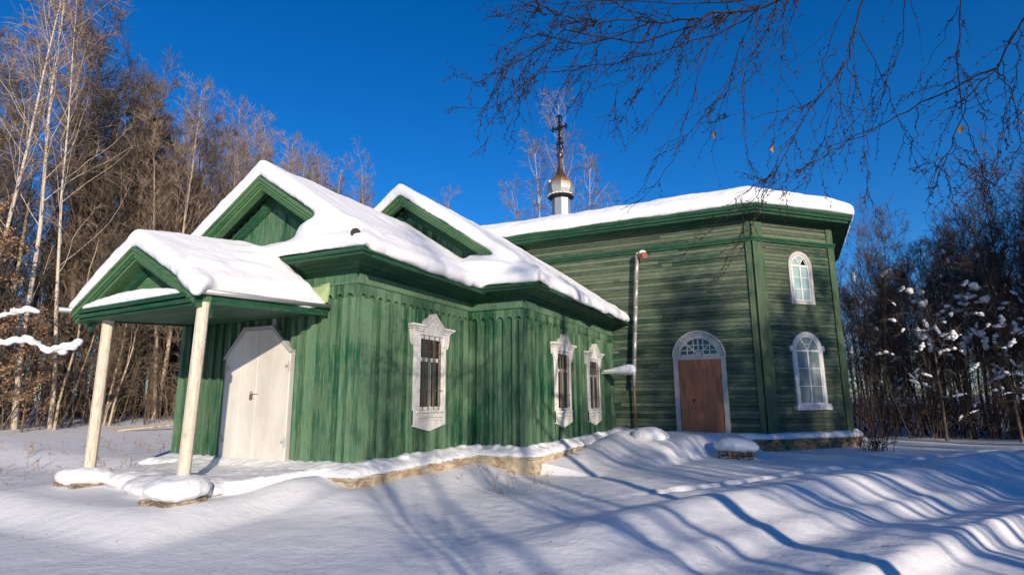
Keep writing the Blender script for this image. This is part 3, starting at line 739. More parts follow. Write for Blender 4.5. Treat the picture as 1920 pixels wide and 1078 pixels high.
for k in range(8):
    t = R(45*k+22); C.bar(cr, (0+.1*math.cos(t), 14.22+.1*math.sin(t)), (.24*math.cos(t), 14.22+.24*math.sin(t)), .025, -.015, .015)
for s in (-1, 1):
    cb((0, 13.55), (s*.17, 13.2), .045); cb((s*.17, 13.2), (s*.07, 13.05), .045); cb((s*.04, 13.75), (s*.12, 13.55), .035)
    C.ring(cr, arc(s*.12, 13.42, .09, 8, 0, 2*math.pi), arc(s*.12, 13.42, .045, 8, 0, 2*math.pi), -.02, .02, closed=False)
    for zz in (13.85, 14.5): cb((s*.09, zz), (0, zz+.1), .03)
cr.build('cross', IRON, dome)

# ------------------------------------------------------------------ snow capped stumps of the old steps
def stub(name, x0, x1, y0, y1, zt, label, m, capr):
    t = empty(name, ((x0+x1)/2, (y0+y1)/2, -.5), label, 'masonry stub')
    mb = MB(); n = 7; 
    for r in range(3):
        for k in range(n):
            a = x0+(x1-x0)*k/n; mb.box((a+.006, y0+rng.uniform(-.02, .02), -.62+(zt+.62)*r/3+.005), (a+(x1-x0)/n-.006, y1, -.62+(zt+.62)*(r+1)/3-.004))
    mb.build('brick_block', m, t, bevel=.008)
    sn = MB(); cx, cy = (x0+x1)/2, (y0+y1)/2
    sn.blob((cx, cy, zt+.13), (capr[0], capr[1], capr[2])); sn.blob((cx-.12, cy, zt+.10), (capr[0]*.85, capr[1]*.9, capr[2]*.85)); sn.blob((cx+.2, cy, zt+.08), (capr[0]*.75, capr[1]*.9, capr[2]*.75))
    snowify(sn.build('snow_cap', SNOW, t, smooth=True), .035, 4, .04, .3)
stub('brick_stub', -2.0, -1.12, 16.95, 17.6, -.24, 'low sooty brick stub with a rounded cap of snow right of the brown door', BRICK, (.56, .5, .21))
stub('buried_step_stub', -4.1, -3.4, 16.4, 17.0, .02, 'snow buried step stub with a rounded snow cap left of the brown door', STONE, (.46, .42, .22))

# ------------------------------------------------------------------ trees
def grow_poly(r, p, d, length, nseg, wander, bend):
    pts = [p.copy()]; d = d.normalized(); st = length/nseg
    for i in range(nseg):
        d = (d + Vector((r.gauss(0, wander), r.gauss(0, wander), r.gauss(0, wander))) + Vector((0, 0, bend))*(1/nseg)).normalized()
        p = p + d*st; pts.append(p.copy())
    return pts
def at(pts, t):
    f = t*(len(pts)-1); i = min(int(f), len(pts)-2); a = f-i
    return pts[i].lerp(pts[i+1], a), (pts[i+1]-pts[i]).normalized()
def side_dir(r, d, ang):
    a = d.cross(Vector((r.gauss(0, 1), r.gauss(0, 1), r.gauss(0, 1)))).normalized()
    return (d*math.cos(ang) + a*math.sin(ang)).normalized()
def make_tree(seed, h, r0, n1, n2, n3, first=.25, ang=45, up=.5, len1=.3, len2=.35, len3=.5, wander=.05, droop=0, twig=.006, leaves=0, snow=0, lean=(0, 0), taper=.62, limbs=False):
    r = random.Random(seed); tr = MB(); cr = MB(); lf = MB(); sn = MB(); ends = []
    trunk = grow_poly(r, Vector((0, 0, -.3)), Vector((lean[0], lean[1], 1)), h, 12, wander*.6, .25)
    rad = [max(.012, r0*(1-i/12)**.85) for i in range(13)]; rad[0] *= 1.25
    tr.tube(trunk, rad, 7)
    for i in range(n1):
        t = first + (1-first)*((i+r.random())/n1)**.9; t = min(t, .985)
        p, d = at(trunk, t); 
        L = h*len1*(1-taper*(t-first)/(1-first))*r.uniform(.6, 1.2); a = R(ang*r.uniform(.7, 1.25))
        b1 = grow_poly(r, p, side_dir(r, d, a), L, 6, .13, up); rr = max(.008, r0*.33*(1-t*.7)*r.uniform(.6, 1))
        (tr if limbs else cr).tube(b1, [rr*(1-.8*k/6) for k in range(7)], 4, False)
        for j in range(n2):
            t2 = r.uniform(.2, 1); p2, d2 = at(b1, t2); L2 = L*len2*(1.3-t2)*r.uniform(.6, 1.3)
            b2 = grow_poly(r, p2, side_dir(r, d2, R(r.uniform(25, 60))), L2+.15, 4, .17, up*.5-droop)
            cr.tube(b2, [max(twig, rr*.4)*(1-.6*k/4) for k in range(5)], 3, False)
            if snow and r.random() < snow and t < .8:
                s0 = r.uniform(.028, .07)*(1.5 if r.random() < .2 else 1); t0 = r.uniform(.0, .4); m_ = r.randint(3, 7)
                for q0 in range(m_):
                    q_, _d = at(b2, min(1, t0+q0*.11)); s_ = s0*(.45+.75*math.sin(math.pi*(q0+.6)/m_))*r.uniform(.75, 1.25)
                    sn.blob(q_+Vector((r.gauss(0, .012), r.gauss(0, .012), s_*.35)), (s_*1.25, s_*1.15, s_*r.uniform(.55, .9)), 6, 4)
            for k in range(n3):
                t3 = r.uniform(.15, 1); p3, d3 = at(b2, t3); L3 = (L2*len3+.22)*r.uniform(.5, 1.2)
                b3 = grow_poly(r, p3, side_dir(r, d3, R(r.uniform(20, 55))), L3, 3, .16, up*.3-droop*1.6)
                cr.tube(b3, [twig, twig*.85, twig*.65, twig*.3], 3, False)
                if leaves and r.random() < leaves:
                    for _ in range(3):
                        c, _d = at(b3, r.random()); s_ = r.uniform(.05, .085)
                        a_ = Vector((r.gauss(0, 1), r.gauss(0, 1), r.gauss(0, 1))).normalized(); b_ = a_.cross(Vector((r.gauss(0, 1), r.gauss(0, 1), r.gauss(0, 1)))).normalized()
                        lf.add([c, c+a_*s_+b_*s_*.45, c+a_*s_*1.7+b_*s_*.1, c+a_*s_-b_*s_*.5], [(0, 1, 2), (0, 2, 3)])
    return tr, cr, lf, sn
def tree_proto(name, label, group, mats, **kw):
    tr, cr, lf, sn = make_tree(**kw); root = empty(name, (0, 0, 0), label, 'tree', group)
    tr.build('trunk', mats[0], root, smooth=True); cr.build('crown', mats[1], root)
    if lf.v: lf.build('leaves', LEAF, root)
    if sn.v: sn.build('snow_clumps', SNOW, root, smooth=True)
    return root
used = set()
def place(proto, x, y, sc, rz, label=None, group=None, lean=(0, 0)):
    if proto.name not in used: used.add(proto.name); r = proto
    else:
        r = proto.copy(); COL.objects.link(r)
        for ch in list(proto.children):
            c = ch.copy(); COL.objects.link(c); c.parent = r
    r.location = (x, y, ground(x, y)); r.scale = (sc, sc, sc*random.Random(x).uniform(.92, 1.08)); r.rotation_euler = (lean[0], lean[1], rz)
    if label: r['label'] = label
    if group: r['group'] = group
    return r

LW = 'bare trees of the left wood'; RW = 'bare trees of the right wood'; BW = 'bare trees behind the church'; SW = 'bare trees beside the clearing'
lab_b = 'tall bare brown tree in the dense wood left of the porch'; lab_s = 'thin bare sapling at the sunlit edge of the left wood'
lab_p = 'slender pale trunked bare tree in the wood left of the church'
bushy = [tree_proto('bushy_tree', lab_b, LW, (BROWN, TWIG), seed=20+k, h=14.5, r0=.13, n1=34, n2=8, n3=7, first=.16, ang=40, up=.9, len1=.24, len2=.4, twig=.0085) for k in range(4)]
pale = [tree_proto('aspen_tree', lab_p, 'pale aspens of the left wood', (ASPEN, TWIG_PALE), seed=40+k, h=17, r0=.12, n1=26, n2=6, n3=5, first=.38, ang=36, up=.8, len1=.22, len2=.4, twig=.008) for k in range(3)]
birch = [tree_proto('birch_tree', 'birch', 'pale birches', (BIRCH, TWIG_PALE), seed=60+k, h=20, r0=.085, n1=26, n2=7, n3=6, first=.3, ang=34, up=.8, len1=.24, len2=.36, droop=.35, twig=.009, limbs=True) for k in range(2)]
sapl = [tree_proto('young_tree', lab_s, 'saplings of the left wood', (ASPEN, TWIG), seed=80+k, h=6.2, r0=.045, n1=20, n2=6, n3=5, first=.08, ang=50, up=.5, len1=.3, len2=.5, twig=.008, wander=.12) for k in range(3)]
oak = [tree_proto('oak_tree', 'young oak still holding brown leaves at the left edge', 'young oaks with brown leaves', (BROWN, TWIG), seed=95, h=8.0, r0=.07, n1=26, n2=7, n3=5, first=.15, ang=60, up=.3, len1=.33, twig=.008, leaves=.8)]
rdark = [tree_proto('shaded_tree', 'bare dark tree in the shaded wood right of the church', RW, (BROWN, TWIG_DARK), seed=110+k, h=8.8, r0=.055, n1=24, n2=8, n3=6, first=.22, ang=36, up=1.0, len1=.23, len2=.42, twig=.0065, snow=.03, taper=.15, wander=.09) for k in range(3)]
snowy = [tree_proto('snowy_tree', 'bare sapling loaded with clumps of snow at the edge of the right wood', 'snow laden saplings', (BROWN, TWIG_DARK), seed=130+k, h=6.6, r0=.05, n1=26, n2=6, n3=5, first=.1, ang=62, up=.2, len1=.34, twig=.007, snow=.55) for k in range(2)]

pole = [tree_proto('pole_tree', 'thin bare pole like tree beyond the right edge of the clearing', SW, (BROWN, TWIG_DARK), seed=150+k, h=9, r0=.06, n1=10, n2=4, n3=3, first=.55, ang=36, up=.8, len1=.18, twig=.008, wander=.05) for k in range(2)]
wbirch = [tree_proto('white_birch', 'wb', 'birches behind the cupola', (BIRCH, BIRCHTWIG), seed=160+k, h=22, r0=.16, n1=18, n2=10, n3=8, first=.3, ang=30, up=.9, len1=.28, len2=.34, droop=.45, twig=.0095, limbs=True) for k in range(2)]
T = random.Random(77)
def jit(a): return T.uniform(-a, a)
PI2 = 6.283
# left wood: edge roughly x=-25; denser behind
for i in range(92):
    x = -25 - T.random()**1.3*24; y = T.uniform(2, 40)
    if y > 26 and x > -27: x -= 3
    place(T.choice(bushy), x, y, T.uniform(.8, 1.15)*(1.0 if x > -32 else 1.1), T.uniform(0, PI2))
for i in range(22):
    a = R(T.uniform(56.5, 64)); d = T.uniform(31, 40)
    place(T.choice(bushy), -d*math.sin(a), d*math.cos(a), T.uniform(1.12, 1.3)*(1-.022*(62-math.degrees(a))), T.uniform(0, PI2))
for i in range(34):
    place(T.choice(pale), -24.5 - T.random()*9, T.uniform(4, 40), T.uniform(.75, 1.0), T.uniform(0, PI2), lean=(jit(.04), jit(.05)))
for i in range(62):
    place(T.choice(sapl), -23.2 - T.random()**1.5*8, T.uniform(3, 30), T.uniform(.7, 1.25), T.uniform(0, PI2), lean=(jit(.1), jit(.1)))
for x, y, s, l in [(-24.4, 9.5, 1.0, 'pale birch at the very left edge of the picture'), (-24.0, 10.9, 1.12, 'tallest pale birch, rising between the left edge and the porch gable'),
                (-23.9, 11.9, .9, 'thinner pale birch standing just right of the tallest one')]:
    place(birch[0], x, y, s, T.uniform(0, PI2), l, 'birches at the edge of the left wood', lean=(-.02, .03))
for x, y, s, l in [(-22.3, 8.9, .85, 'young oak with brown dead leaves at the left edge of the picture'), (-22.9, 10.6, .5, 'smaller leafy young oak left of the porch')]:
    place(oak[0], x, y, s, T.uniform(0, PI2), l, 'young oaks with brown leaves')
# behind the church
for i in range(34):
    a = R(44 + 10*(i % 17)/16 + T.uniform(-1, 1)); d = T.uniform(40, 52); k = (math.degrees(a)-38)/16
    place(T.choice(pale), -d*math.sin(a), d*math.cos(a), d/44*(.92+.35*k)*T.uniform(.85, 1.04), T.uniform(0, PI2), 'slender bare tree rising behind the snowy roofs', BW)
for i in range(7):
    a = R(35 + T.uniform(-1.5, 2.5)); d = 48
    place(T.choice(pale), -d*math.sin(a), d*math.cos(a), T.uniform(.8, 1.06), T.uniform(0, PI2), 'slender bare tree rising right of the second gable', BW + ' right of the gable')
for i in range(30):
    a = R(T.uniform(50, 60)); d = T.uniform(42, 60)
    place(T.choice(bushy), -d*math.sin(a), d*math.cos(a), d/44*T.uniform(.8, 1.1), T.uniform(0, PI2), 'bushy bare tree behind the left half of the church', BW + ' on the left')
for k, (x, y, s, ln, l) in enumerate([(-16.3, 44, 1.22, .015, 'tall white birch standing directly behind the cupola'), (-17.4, 44.3, 1.12, -.05, 'white birch leaning left beside the tallest one behind the cupola'),
        (-18.3, 45, .85, -.14, 'low spreading white birch at the left of the birches behind the cupola'), (-15.1, 44.6, .98, .07, 'white birch leaning right behind the cupola'), (-14.6, 45, .86, .13, 'white birch farthest to the right of the cupola')]):
    place(wbirch[k % 2], x, y, s, 0, l, 'birches behind the cupola', lean=(0, ln))
place(sapl[0], -9.5, 46, 2.2, 1.4, 'small bare treetop peeping over the nave roof', 'treetops over the nave roof')
# right wood
for i in range(120):
    y = 27.5 + T.random()**1.2*26; x0 = 2.4 + (31-y)*.05
    x = T.uniform(x0, 9 + (y-22)*1.0)
    place(T.choice(rdark), x, y, T.uniform(.75, 1.05)*(1 + .02*max(0, x-5)), T.uniform(0, PI2), lean=(jit(.06), jit(.06)))
for i in range(44):
    x = T.uniform(7.8, 20); y = T.uniform(24.5, 32) - (x-7.5)*.8
    place(T.choice(rdark), x, y, T.uniform(.95, 1.25), T.uniform(0, PI2))
for k, (x, y, s, l) in enumerate([(4.9, 26.6, 1.15, 'largest snow clumped sapling at the front of the right wood'), (3.4, 30.0, .9, 'snow clumped sapling nearest the corner of the nave'),
              (6.9, 26.0, 1.1, 'snow clumped sapling near the right edge of the picture'), (8.2, 25.4, 1.0, 'snow clumped sapling at the right edge of the picture'), (5.9, 28.6, 1.0, 'snow clumped sapling behind the largest one')]):
    place(snowy[k % 2], x, y, s, T.uniform(0, PI2), l, 'snow laden saplings')
for i in range(64):
    c = 9.5 + T.random()*15; x = c/2 + 3.2 + T.uniform(0, 8); y = c - x
    if x < .285*y + 2.2: x = .285*y + 2.2
    place(pole[i % 2], x, y, T.uniform(.75, 1.3), T.uniform(0, PI2), lean=(jit(.05), jit(.05)))
# bare trees beside the clearing (beyond the right edge; the sun comes through them onto nave and snow)
S = random.Random(4)
for i in range(34):
    c = S.uniform(16, 38); s_ = S.uniform(0, 1)            # c = x+y labels the sun-ray a tree stands on
    x = c/2 + 5 + s_*14; y = c - x
    if x < .285*y + 3.5: x = .285*y + 3.5
    place(rdark[i % 3], x, y, S.uniform(.8, 1.25), S.uniform(0, PI2), 'bare tree standing beyond the right edge of the clearing', SW)
for i in range(16):
    c = S.uniform(13, 26); x = c/2 + 3.5 + S.uniform(0, 7); y = c - x
    place(S.choice(sapl), x, y, S.uniform(.8, 1.2), S.uniform(0, PI2), 'thin young tree beyond the right edge of the clearing', SW + ' (young)')
for i, (x, y, s) in enumerate([(19.5, -2.6, .85), (22.5, -4.8, .9), (24.5, -4.2, .9)]):
    place(bushy[i % 4], x, y, s, i*1.1, 'bushy bare tree standing beyond the right edge of the clearing', SW + ' (bushy)')
for i, (x, y, s) in enumerate([(3.6, -1.4, .62), (5.4, -.3, .66), (9.2, 6.3, .85), (10.6, 6.9, .95), (11.6, 8.2, .9)]):
    place(rdark[i % 3], x, y, s, i*2.1, 'bare tree standing close to the right of the viewer', SW + ' (near)')
for i, (x, y, s) in enumerate([(20, -17, 1.0), (11, -4.5, .8), (21, -14.5, .9)]):
    place(pale[i % 3], x, y, s, i*1.9, 'pale bare tree standing behind the viewer', SW + ' behind')

# far wood all round, one mass
fw = MB(); r = random.Random(9)
for i in range(800):
    a = r.uniform(R(-35), R(205)); d = r.uniform(62, 105); x, y = d*math.cos(a), d*math.sin(a); h = r.uniform(11, 16)
    if i % 2: h *= .75
    z0 = ground(x, y); fw.tube([(x, y, z0), (x+r.gauss(0, .4), y, z0+h)], [.14, .02], 4, False)
    for k in range(34):
        t = r.uniform(.1, .98); b = Vector((x, y, z0+h*t)); d_ = Vector((r.gauss(0, 1), r.gauss(0, 1), 1.1)).normalized(); L = h*.2*(1.2-t)
        p = b + d_*L; fw.tube([b, p], [.035, .01], 3, False)
        for _ in range(5): fw.tube([b.lerp(p, r.uniform(.3, 1)), p + Vector((r.gauss(0, .7), r.gauss(0, .7), r.uniform(.1, 1.2)))], [.018, .006], 3, False)
tag(fw.build('far_wood', TWIG), 'far bare wood on every side of the clearing', 'woodland', None, 'stuff')

# brush at the foot of the woods, one mass each
def brush(name, label, area, n, m, seed, hh=(1.0, 3.4)):
    mb = MB(); r = random.Random(seed)
    for i in range(n):
        x, y = area(r); z0 = ground(x, y); h = r.uniform(*hh)
        p = Vector((x, y, z0-.05))
        pts = grow_poly(r, p, Vector((r.gauss(0, .22), r.gauss(0, .22), 1)), h, 5, .09, .1); rr = r.uniform(.008, .026)
        mb.tube(pts, [rr*(1-.8*k/5) for k in range(6)], 3, False)
        for k in range(8):
            q_, d = at(pts, r.uniform(.2, 1)); b = grow_poly(r, q_, side_dir(r, d, R(r.uniform(30, 70))), r.uniform(.25, .9), 3, .15, .1)
            mb.tube(b, [.006, .005, .004, .002], 3, False)
    tag(mb.build(name, m), label, 'undergrowth', None, 'stuff')
brush('undergrowth', 'tangle of thin brown stems along the foot of the left wood', lambda r: (-23.4 - r.random()**1.4*14, r.uniform(3, 32)), 1500, TWIG, 3)
brush('undergrowth', 'dark tangle of stems along the foot of the right wood', lambda r: (lambda y: (r.uniform(2.2, 9+(y-24)*.9), y))(27.5 + r.random()**1.4*26), 1900, TWIG_DARK, 4, (1.0, 3.0))

# dry weeds poking through the snow
mb = MB(); r = random.Random(12)
for i in range(120):
    x = r.uniform(-19, -12.5); y = r.uniform(6.0, 11.5)
    if i % 8 == 0: x = r.uniform(-6.3, -4.5); y = r.uniform(9.5, 11.5)
    pts = grow_poly(r, Vector((x, y, ground(x, y)-.03)), Vector((r.gauss(0, .4), r.gauss(0, .4), 1)), r.uniform(.15, .5), 4, .2, -.3); mb.tube(pts, [.004, .004, .003, .003, .002], 3, False)
    for k in range(3):
        q_, d = at(pts, r.uniform(.3, 1)); mb.tube([q_, q_+side_dir(r, d, .7)*.09], [.003, .006], 3, False)
tag(mb.build('dry_weeds', WEED), 'thin dry weed stalks poking through the snow', 'weeds', None, 'stuff')
mb = MB(); r = random.Random(44)
for i in range(420):
    x = r.uniform(-9, 5); y = r.uniform(4, 17)
    if -7.4 < x < -5.3 and y > 7.4 or x < -7 and y > 5: continue
    z = ground(x, y); a = r.uniform(0, 6.28); L = r.uniform(.01, .05) if i % 9 else r.uniform(.08, .22)
    mb.tube([(x, y, z+.004), (x+L*math.cos(a), y+L*math.sin(a), ground(x+L*math.cos(a), y+L*math.sin(a))+.006)], [.003, .0016], 3)
tag(mb.build('twig_litter', WEED), 'tiny bits of twig and bark scattered on the snow', 'litter', None, 'stuff')
# small dark bush by the nave corner
mb = MB(); r = random.Random(2)
for i in range(34):
    pts = grow_poly(r, Vector((1.95+r.gauss(0, .18), 20.0+r.gauss(0, .15), -.5)), Vector((r.gauss(0, .25), r.gauss(0, .25), 1)), r.uniform(.4, .85), 4, .1, .1); mb.tube(pts, [.012, .01, .008, .006, .003], 3, False)
    for k in range(4):
        q_, d = at(pts, r.uniform(.4, 1)); mb.tube([q_, q_+side_dir(r, d, .6)*.14], [.008, .012], 3, False)
tag(mb.build('dead_bush', TWIG_DARK), 'small dark dead bush beside the right corner of the nave', 'bush')

# fallen branch with a knob of snow
fb = empty('fallen_branch', (-21.5, 14.5, ground(-21.5, 14.5)), 'bare fallen branch with a snow lump lying between porch and wood', 'branch')
mb = MB(); z0 = ground(-21, 14)
mb.tube([(-22.2, 12.2, z0+.0), (-21.4, 13.4, z0+.10), (-20.8, 14.6, z0+.22), (-20.4, 15.9, z0+.35)], [.025, .045, .055, .06], 6); mb.build('limb', ASPEN, fb, smooth=True)
mb = MB(); mb.blob((-20.4, 15.8, z0+.42), (.22, .24, .13)); mb.blob((-20.6, 15.3, z0+.34), (.15, .2, .08)); mb.build('snow_cap', SNOW, fb, smooth=True)

# snow laden bough reaching in at the left
sb = empty('snowy_bough', (-22.9, 7.0, 0), 'snow covered bough reaching in at the left edge beside the porch roof', 'bough')
mb = MB(); sn = MB(); r = random.Random(21)
A = [Vector(p) for p in [(-22.6, 7.3, 2.9), (-21.8, 8.0, 3.15), (-21.3, 8.7, 2.75), (-20.6, 9.3, 3.0), (-20.1, 9.9, 2.6), (-19.7, 10.3, 2.9)]]
B = [Vector(p) for p in [(-22.9, 7.0, -.2), (-22.8, 7.2, 1.6), (-22.6, 7.3, 2.9)]]
Cc = [Vector(p) for p in [(-21.8, 8.0, 3.1), (-21.0, 8.6, 3.5), (-20.2, 9.4, 3.9)]]
mb.tube(B, [.09, .07, .05], 6); mb.tube(A, [.05, .04, .03, .025, .02, .01], 5); mb.tube(Cc, [.03, .02, .01], 5)
for path, n in ((A, 44), (Cc, 22)):
    for k in range(n):
        q_, d = at(path, k/(n-.01)); rr = r.uniform(.07, .13) if noise.noise(q_*1.6) > -.3 else .04; sn.blob(q_+Vector((r.gauss(0, .06), r.gauss(0, .06), .05+r.gauss(0, .04))), (rr*1.4, rr*1.2, rr*.85), 8, 6)
        b = grow_poly(r, q_, side_dir(r, d, R(60)), r.uniform(.3, .8), 3, .2, -.1); mb.tube(b, [.01, .008, .006, .003], 3, False)
mb.build('limb', BROWN, sb); snowify(sn.build('snow_cover', SNOW, sb, smooth=True), .035, 3, .05, .3)

# ------------------------------------------------------------------ near tree whose boughs hang into the top of the picture
nt = empty('overhanging_tree', (6.3, 1.0, ground(6.3, 1.0)), 'bare tree right of the view whose dark drooping twigs hang in front of the sky', 'tree')
mb = MB(); r = random.Random(31)
trunk = [Vector(p) for p in [(6.3, 1.0, -.6), (6.35, 1.3, 1.5), (6.5, 2.2, 3.6), (6.4, 3.0, 5.6), (6.2, 3.2, 8), (6.4, 3.0, 11)]]
mb.tube(trunk, [.15, .13, .11, .09, .07, .03], 9); mb.build('trunk', BROWN, nt, smooth=True)
mb = MB(); leaves_at = []
NB = MB()
SCAFFOLD = [
  [(3.55,5.81,6.35),(2.15,5.28,5.65),(0.88,4.88,4.66),(0.23,4.55,4.25),(0.01,4.46,4.15),(-0.24,4.25,4.05),(-0.44,4.06,3.96),(-0.71,3.84,3.87),(-1.0,3.6,3.81),(-1.27,3.46,3.86),(-1.48,3.35,3.91)],
  [(0.04,4.47,4.16),(-0.33,4.54,4.07),(-0.82,4.54,4.04),(-1.32,4.42,4.0),(-1.79,4.31,3.99),(-2.15,4.29,3.79),(-2.32,4.23,3.73)],
  [(0.31,4.58,4.26),(-0.48,4.52,4.39),(-0.97,4.37,4.49),(-1.57,4.29,4.6),(-1.98,4.18,4.7)],
  [(-0.24,4.25,4.05),(-0.81,3.92,3.78),(-1.3,3.67,3.88),(-1.49,3.51,3.67),(-1.72,3.43,3.52),(-1.92,3.35,3.44)],
  [(-0.68,3.85,3.87),(-1.17,3.75,3.77),(-1.52,3.67,3.93),(-1.82,3.55,3.77)],
  [(2.27,5.08,5.81),(1.3,4.68,4.98),(0.69,4.38,3.95),(0.6,4.38,3.73),(0.53,4.29,3.49),(0.4,4.21,3.29),(0.28,4.13,3.11),(0.14,4.06,2.88),(0.01,3.99,2.63),(-0.12,3.96,2.49),(-0.23,3.88,2.37)],
  [(2.39,4.79,5.32),(1.99,4.71,4.23),(1.59,4.54,3.64),(1.39,4.51,3.31),(1.22,4.41,3.12),(1.11,4.35,2.9),(0.98,4.34,2.66),(0.85,4.28,2.39)],
  [(1.39,4.51,3.31),(1.01,4.47,3.16),(0.8,4.44,3.07),(0.58,4.42,2.96),(0.37,4.4,2.88),(0.17,4.38,2.75)],
  [(2.15,5.28,5.65),(1.63,5.0,4.74),(1.36,4.9,4.08),(1.29,4.9,3.63),(1.27,4.91,3.29),(1.3,4.98,3.02),(1.38,5.06,2.79),(1.46,5.13,2.69)],
]
HANG = [
  [(0.53,4.29,3.49),(0.57,4.34,3.31),(0.6,4.4,3.1),(0.58,4.45,2.82),(0.58,4.52,2.51)],
  [(0.62,4.39,3.73),(0.72,4.53,3.55),(0.8,4.67,3.38),(0.87,4.76,3.11),(0.98,4.9,2.92),(1.14,5.05,2.83)],
  [(0.21,4.55,4.2),(0.07,4.52,4.02),(-0.11,4.44,3.71),(-0.24,4.36,3.53),(-0.4,4.33,3.32),(-0.57,4.23,3.12),(-0.72,4.16,2.85),(-0.89,4.12,2.64),(-1.05,4.06,2.56)],
  [(0.3,4.68,4.29),(0.19,4.69,4.02),(0.13,4.72,3.75),(0.06,4.76,3.38),(0.02,4.79,3.16)],
  [(-0.04,4.45,4.09),(-0.17,4.55,3.89),(-0.28,4.65,3.67),(-0.4,4.67,3.32),(-0.45,4.75,3.09),(-0.4,4.81,2.9)],
  [(-0.14,4.49,3.67),(-0.17,4.54,3.38),(-0.17,4.59,3.12),(-0.16,4.65,2.9)],
  [(0.88,4.88,4.66),(0.56,4.85,4.12),(0.42,4.85,3.79),(0.47,4.94,3.45),(0.32,4.95,3.08),(0.18,4.94,2.79)],
  [(1.39,4.51,3.31),(1.48,4.59,3.12),(1.49,4.65,2.85),(1.39,4.66,2.61)],
  [(1.99,4.71,4.23),(1.74,4.73,3.6),(1.58,4.76,3.1),(1.42,4.72,2.93),(1.36,4.73,2.71)],
  [(-0.33,4.54,4.07),(-0.55,4.48,3.85),(-0.77,4.44,3.55),(-0.95,4.41,3.3),(-1.07,4.32,3.45)],
  [(-0.44,4.06,3.96),(-0.64,4.03,3.66),(-0.88,3.96,3.43),(-1.04,3.93,3.2)],
  [(-0.24,4.25,4.05),(-0.4,4.24,3.72),(-0.55,4.35,3.41),(-0.77,4.31,3.09),(-0.9,4.3,2.82)],
  [(-1.0,3.6,3.81),(-1.19,3.56,3.55),(-1.32,3.56,3.29)],
  [(-0.82,4.54,4.04),(-1.12,4.45,3.79),(-1.24,4.49,3.34)],
  [(0.23,4.55,4.25),(-0.0,4.44,3.68),(-0.39,4.22,3.31),(-0.66,4.17,2.96)],
  [(1.3,4.68,4.98),(0.98,4.62,4.01),(0.92,4.65,3.71),(0.79,4.65,3.41),(0.52,4.59,3.1),(0.31,4.56,2.76)],
]

def drape(path, r0, r1, dense, gen, lenf):
    n = len(path); P = []
    for i in range(n-1):                    # subdivide with a little kink at every node, as on a birch
        for k in range(3):
            q_ = Vector(path[i]).lerp(Vector(path[i+1]), k/3); P.append(q_ + Vector((r.gauss(0, .009), r.gauss(0, .009), r.gauss(0, .009)))*(1 if gen < 2 else .5))
    P.append(Vector(path[-1])); m = len(P)
    NB.tube(P, [r0+(r1-r0)*(k/(m-1))**.8 for k in range(m)], 5 if gen == 0 else 4, False)
    if gen >= 1:
        for k in range(1, m):               # buds
            if r.random() < .45:
                d = (P[k]-P[k-1]).normalized(); s_ = side_dir(r, d, .7); NB.tube([P[k], P[k]+s_*.014, P[k]+s_*.024], [.0022, .0036, .0008], 3, False)
    if gen >= 2: return
    L = sum((P[i+1]-P[i]).length for i in range(m-1)); nb = int(L*dense)
    for k in range(nb):
        t = r.uniform(.12 if gen else .25, .97); q_, d = at(P, t)
        if gen == 0 and q_.x > 2.6: continue
        s_ = side_dir(r, d, R(r.uniform(28, 62))); s_ = (s_*1.0 + Vector((-.2, .05, -.34 if gen < 2 else -.12))).normalized()
        LL = lenf*r.uniform(.35, 1.25)*(1.15-.5*t); b = grow_poly(r, q_, s_, LL, 4, .09, -.22)
        drape(b, max(.0028, r0*.35) if gen == 0 else .0026, .0011, dense*.9, gen+1 if gen else 1, lenf*.45)
for k, p in enumerate(SCAFFOLD): drape(p, .017 if k == 0 else .009 if k in (5, 6) else .0065, .002, 7.0 if k < 5 else 5.0, 0, .70)
for p in HANG: drape(p, .0042, .0014, 6.0, 1, .40)
NB.tube([(6.45, 2.95, 5.4), (5.6, 2.9, 5.2), SCAFFOLD[0][0]], [.07, .05, .023], 6, False)
NB.tube([(6.6, 2.8, 4.6), (5.2, 2.7, 4.9), SCAFFOLD[5][0]], [.06, .03, .0092], 6, False)
NB.tube([(6.75, 2.65, 4.0), (4.8, 2.6, 4.4), SCAFFOLD[6][0]], [.06, .03, .0092], 6, False)
NB.build('bough', NEARBARK, nt)
lf = MB()
for q_ in [Vector(HANG[4][3]), Vector(HANG[3][4]), Vector(HANG[8][2]), Vector(SCAFFOLD[6][5])]:
    s_ = .026; c = q_ + Vector((0, 0, -.01))
    lf.add([c, c+Vector((-s_, .01, -s_*.8)), c+Vector((-s_*.3, .02, -s_*2.0)), c+Vector((s_*.8, -.006, -s_*1.0)), c+Vector((0, .015, -s_))], [(0, 1, 4), (1, 2, 4), (2, 3, 4), (3, 0, 4)])
lf.build('leaf', LEAF2, nt)

# unused prototypes are removed
for p in bushy+pale+birch+sapl+oak+rdark+snowy+pole+wbirch:
    if p.name not in used:
        for ch in list(p.children): bpy.data.objects.remove(ch)
        bpy.data.objects.remove(p)

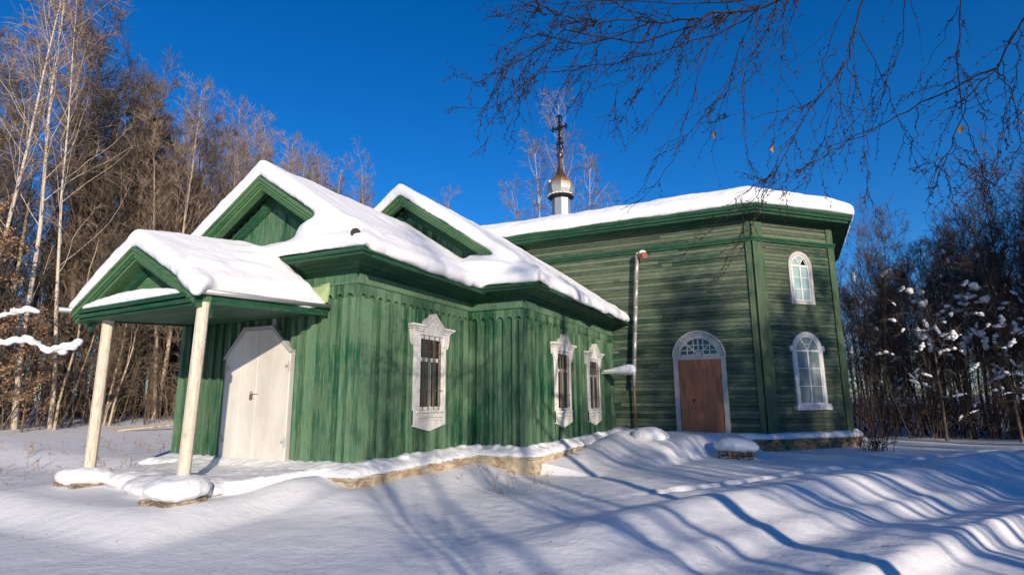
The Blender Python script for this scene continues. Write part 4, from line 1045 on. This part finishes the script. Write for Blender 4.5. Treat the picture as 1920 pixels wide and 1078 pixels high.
# ------------------------------------------------------------------ sun, sky, camera
SUN = Vector((.71, -.70, .252)).normalized()      # direction towards the sun
elev = math.asin(SUN.z); azim = math.atan2(SUN.x, SUN.y)
L = bpy.data.lights.new('sun', 'SUN'); L.energy = 4.8; L.angle = R(.55); L.color = (1, .86, .70)
lo = bpy.data.objects.new('sun', L); COL.objects.link(lo); lo.rotation_euler = SUN.to_track_quat('Z', 'Y').to_euler(); lo.location = SUN*60
w = bpy.data.worlds.new('World'); bpy.context.scene.world = w; w.use_nodes = True; nt_ = w.node_tree
sky = nt_.nodes.new('ShaderNodeTexSky'); sky.sky_type = 'NISHITA'; sky.sun_disc = False; sky.sun_elevation = elev; sky.sun_rotation = azim
sky.air_density = 1.0; sky.dust_density = .0; sky.ozone_density = 6.0; sky.altitude = 200
hs = nt_.nodes.new('ShaderNodeHueSaturation'); hs.inputs['Saturation'].default_value = 1.17
hs.inputs['Hue'].default_value = .507
nt_.links.new(sky.outputs[0], hs.inputs['Color']); nt_.links.new(hs.outputs[0], nt_.nodes['Background'].inputs[0])
nt_.nodes['Background'].inputs[1].default_value = .12
cam = bpy.data.cameras.new('camera'); co = bpy.data.objects.new('camera', cam); COL.objects.link(co)
cam.sensor_width = 36; cam.lens = 36*1084.74/1920; cam.clip_end = 3000; cam.clip_start = .05
pt, yaw, roll = R(10.736), R(25.578), R(-.376)
Fv = Vector((-math.sin(yaw)*math.cos(pt), math.cos(yaw)*math.cos(pt), math.sin(pt))); Rt = Vector((math.cos(yaw), math.sin(yaw), 0)); U = Rt.cross(Fv)
Rr = Rt*math.cos(roll)+U*math.sin(roll); Ur = -Rt*math.sin(roll)+U*math.cos(roll)
m = Matrix((Rr, Ur, -Fv)).transposed().to_4x4(); m.translation = (0, 0, 1.2); co.matrix_world = m
sc = bpy.context.scene; sc.camera = co
sc.cycles.max_bounces = 6; sc.cycles.diffuse_bounces = 3; sc.cycles.glossy_bounces = 2
sc.view_settings.view_transform = 'Standard'; sc.view_settings.look = 'None'; sc.view_settings.exposure = .32; sc.view_settings.gamma = 1
